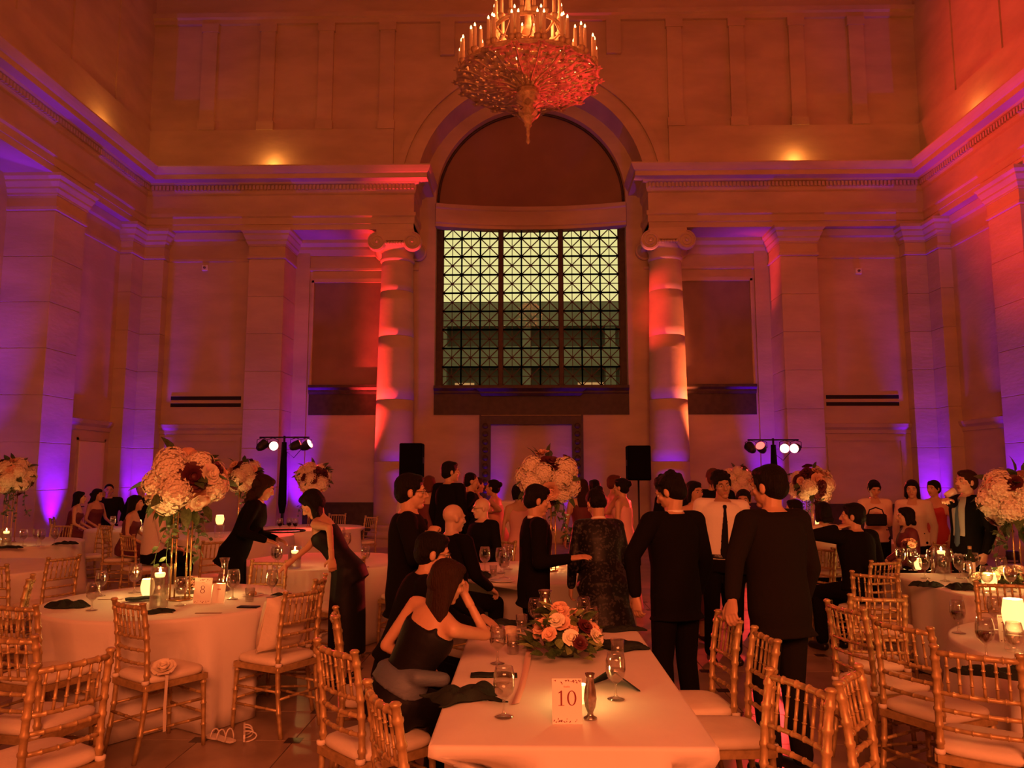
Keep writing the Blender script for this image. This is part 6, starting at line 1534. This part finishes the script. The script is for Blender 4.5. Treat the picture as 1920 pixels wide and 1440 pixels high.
mat('sandal_white', (0.75, 0.68, 0.60), 0.4)
for i, (px, py, rz, lab) in enumerate(((414, 1390, 60, 'white strappy sandal lying on its side by the cloth hem'), (452, 1386, 20, 'white strappy sandal with its sole up beside the other'))):
    p = at_z(px, py, 0); t = thing('sandal', lab, 'shoe', (p.x, p.y, 0), radians(rz))
    pts = []; poly = [(0.0,-0.12),(0.022,-0.115),(0.028,-0.06),(0.024,0.0),(0.036,0.06),(0.034,0.105),(0.012,0.13),(-0.018,0.128),(-0.036,0.095),(-0.034,0.05),(-0.024,0.0),(-0.028,-0.06),(-0.022,-0.115)]
    n = len(poly); up_ = 0.004
    vs = [(x_, y_, 0.012) for x_, y_ in poly] + [(x_, y_, 0.024) for x_, y_ in poly]
    if i: vs = [(v[2]+0.0, v[1], v[0]+0.038) for v in vs]
    MB().add(vs, [tuple(range(n-1,-1,-1)), tuple(range(n, 2*n))] + [(q, (q+1) % n, (q+1) % n+n, q+n) for q in range(n)]).build('sole', 'sandal_white', t)
    for yy, hh in ((0.06, 0.05), (0.0, 0.055), (-0.08, 0.075)):
        ps = [(0.034*cos(a), yy, 0.018 + hh*sin(a)) for a in [pi*q/8 for q in range(9)]]
        if i: ps = [(p_[2]+0.0, p_[1], p_[0]+0.038) for p_ in ps]
        MB().tube(ps, 0.005, 6).build('strap', 'sandal_white', t)
# cloth skirts yield to the seats and knees pushed under them
OBST = []
for o in bpy.data.objects:
    if o.name.startswith('ballroom_chair') and o.parent is None: OBST.append((o.location.x, o.location.y, o.rotation_euler.z, -0.23, 0.23, -0.28, 0.235, 0.53))
for (x, y, a) in SEATED: OBST.append((x, y, a, -0.26, 0.26, -0.20, 0.66, 0.70))
def entry(ox, oy, dx, dy, ob):
    X, Y, A, x0, x1, y0, y1, zt = ob; c, s_ = cos(A), sin(A); px_, py_ = ox-X, oy-Y
    lx, ly = px_*c + py_*s_, -px_*s_ + py_*c; ex, ey = dx*c + dy*s_, -dx*s_ + dy*c; t0, t1 = -1e9, 1e9
    for p_, e_, lo, hi in ((lx, ex, x0, x1), (ly, ey, y0, y1)):
        if abs(e_) < 1e-9:
            if p_ < lo or p_ > hi: return None
        else:
            a_, b_ = (lo-p_)/e_, (hi-p_)/e_; t0 = max(t0, min(a_, b_)); t1 = min(t1, max(a_, b_))
    return max(t0, 0.05) if t0 < t1 and t1 > 0 else None
for o in [q for q in bpy.data.objects if q.name.startswith('tablecloth')]:
    me = o.data; cx, cy = o.location.x, o.location.y; rnd_ = abs(len(me.vertices) % 120) == 0 and 'rectangular' not in o['label'] and 'low flower garland' not in o['label'] and 'small table' not in o['label']
    n = 120; rows = len(me.vertices)//n; near = [b for b in OBST if hypot(b[0]-cx, b[1]-cy) < 2.4]
    for zt in sorted(set(b[7] for b in near)):
        obs = [b for b in near if b[7] == zt]; base = [me.vertices[3*n+i].co.copy() if rows > 3 else None for i in range(n)]
        lim = []
        for i in range(n):
            p_ = base[i]
            if rnd_: L = hypot(p_.x, p_.y); nx_, ny_ = p_.x/L, p_.y/L; start = 0.0; ox_, oy_ = cx, cy
            else:
                hx = max(abs(b_.x) for b_ in base); hy = max(abs(b_.y) for b_ in base)
                nx_ = (1 if p_.x > 0 else -1)*(abs(p_.x)/hx)**8; ny_ = (1 if p_.y > 0 else -1)*(abs(p_.y)/hy)**8; L = hypot(nx_, ny_); nx_, ny_ = nx_/L, ny_/L
                ox_, oy_ = cx + p_.x - nx_*0.45, cy + p_.y - ny_*0.45
            ts = [t for t in (entry(ox_, oy_, nx_, ny_, b) for b in obs) if t is not None]
            lim.append((min(ts) - 0.02 if ts else 9, ox_-cx, oy_-cy, nx_, ny_))
        for i in range(n):
            m_ = min(lim[(i+k) % n][0] for k in (-1, 0, 1)); _, ox_, oy_, nx_, ny_ = lim[i]
            if m_ > 5: continue
            for r_ in range(rows):
                v = me.vertices[r_*n+i].co
                if v.z > 0.705: continue
                cur = (v.x-ox_)*nx_ + (v.y-oy_)*ny_
                w_ = 1.0 if v.z < zt else max(0.0, min(1.0, (0.715-v.z)/max(0.02, 0.715-zt)))
                if cur > m_: d_ = (m_-cur)*w_; v.x += nx_*d_; v.y += ny_*d_
# tall draped booth
for o in bpy.data.objects:
    if 'small draped' in o.get('label', '') or 'on the small table before' in o.get('label', ''): o.scale = (1.0, 1.0, 1.62); o.location.y = 14.1
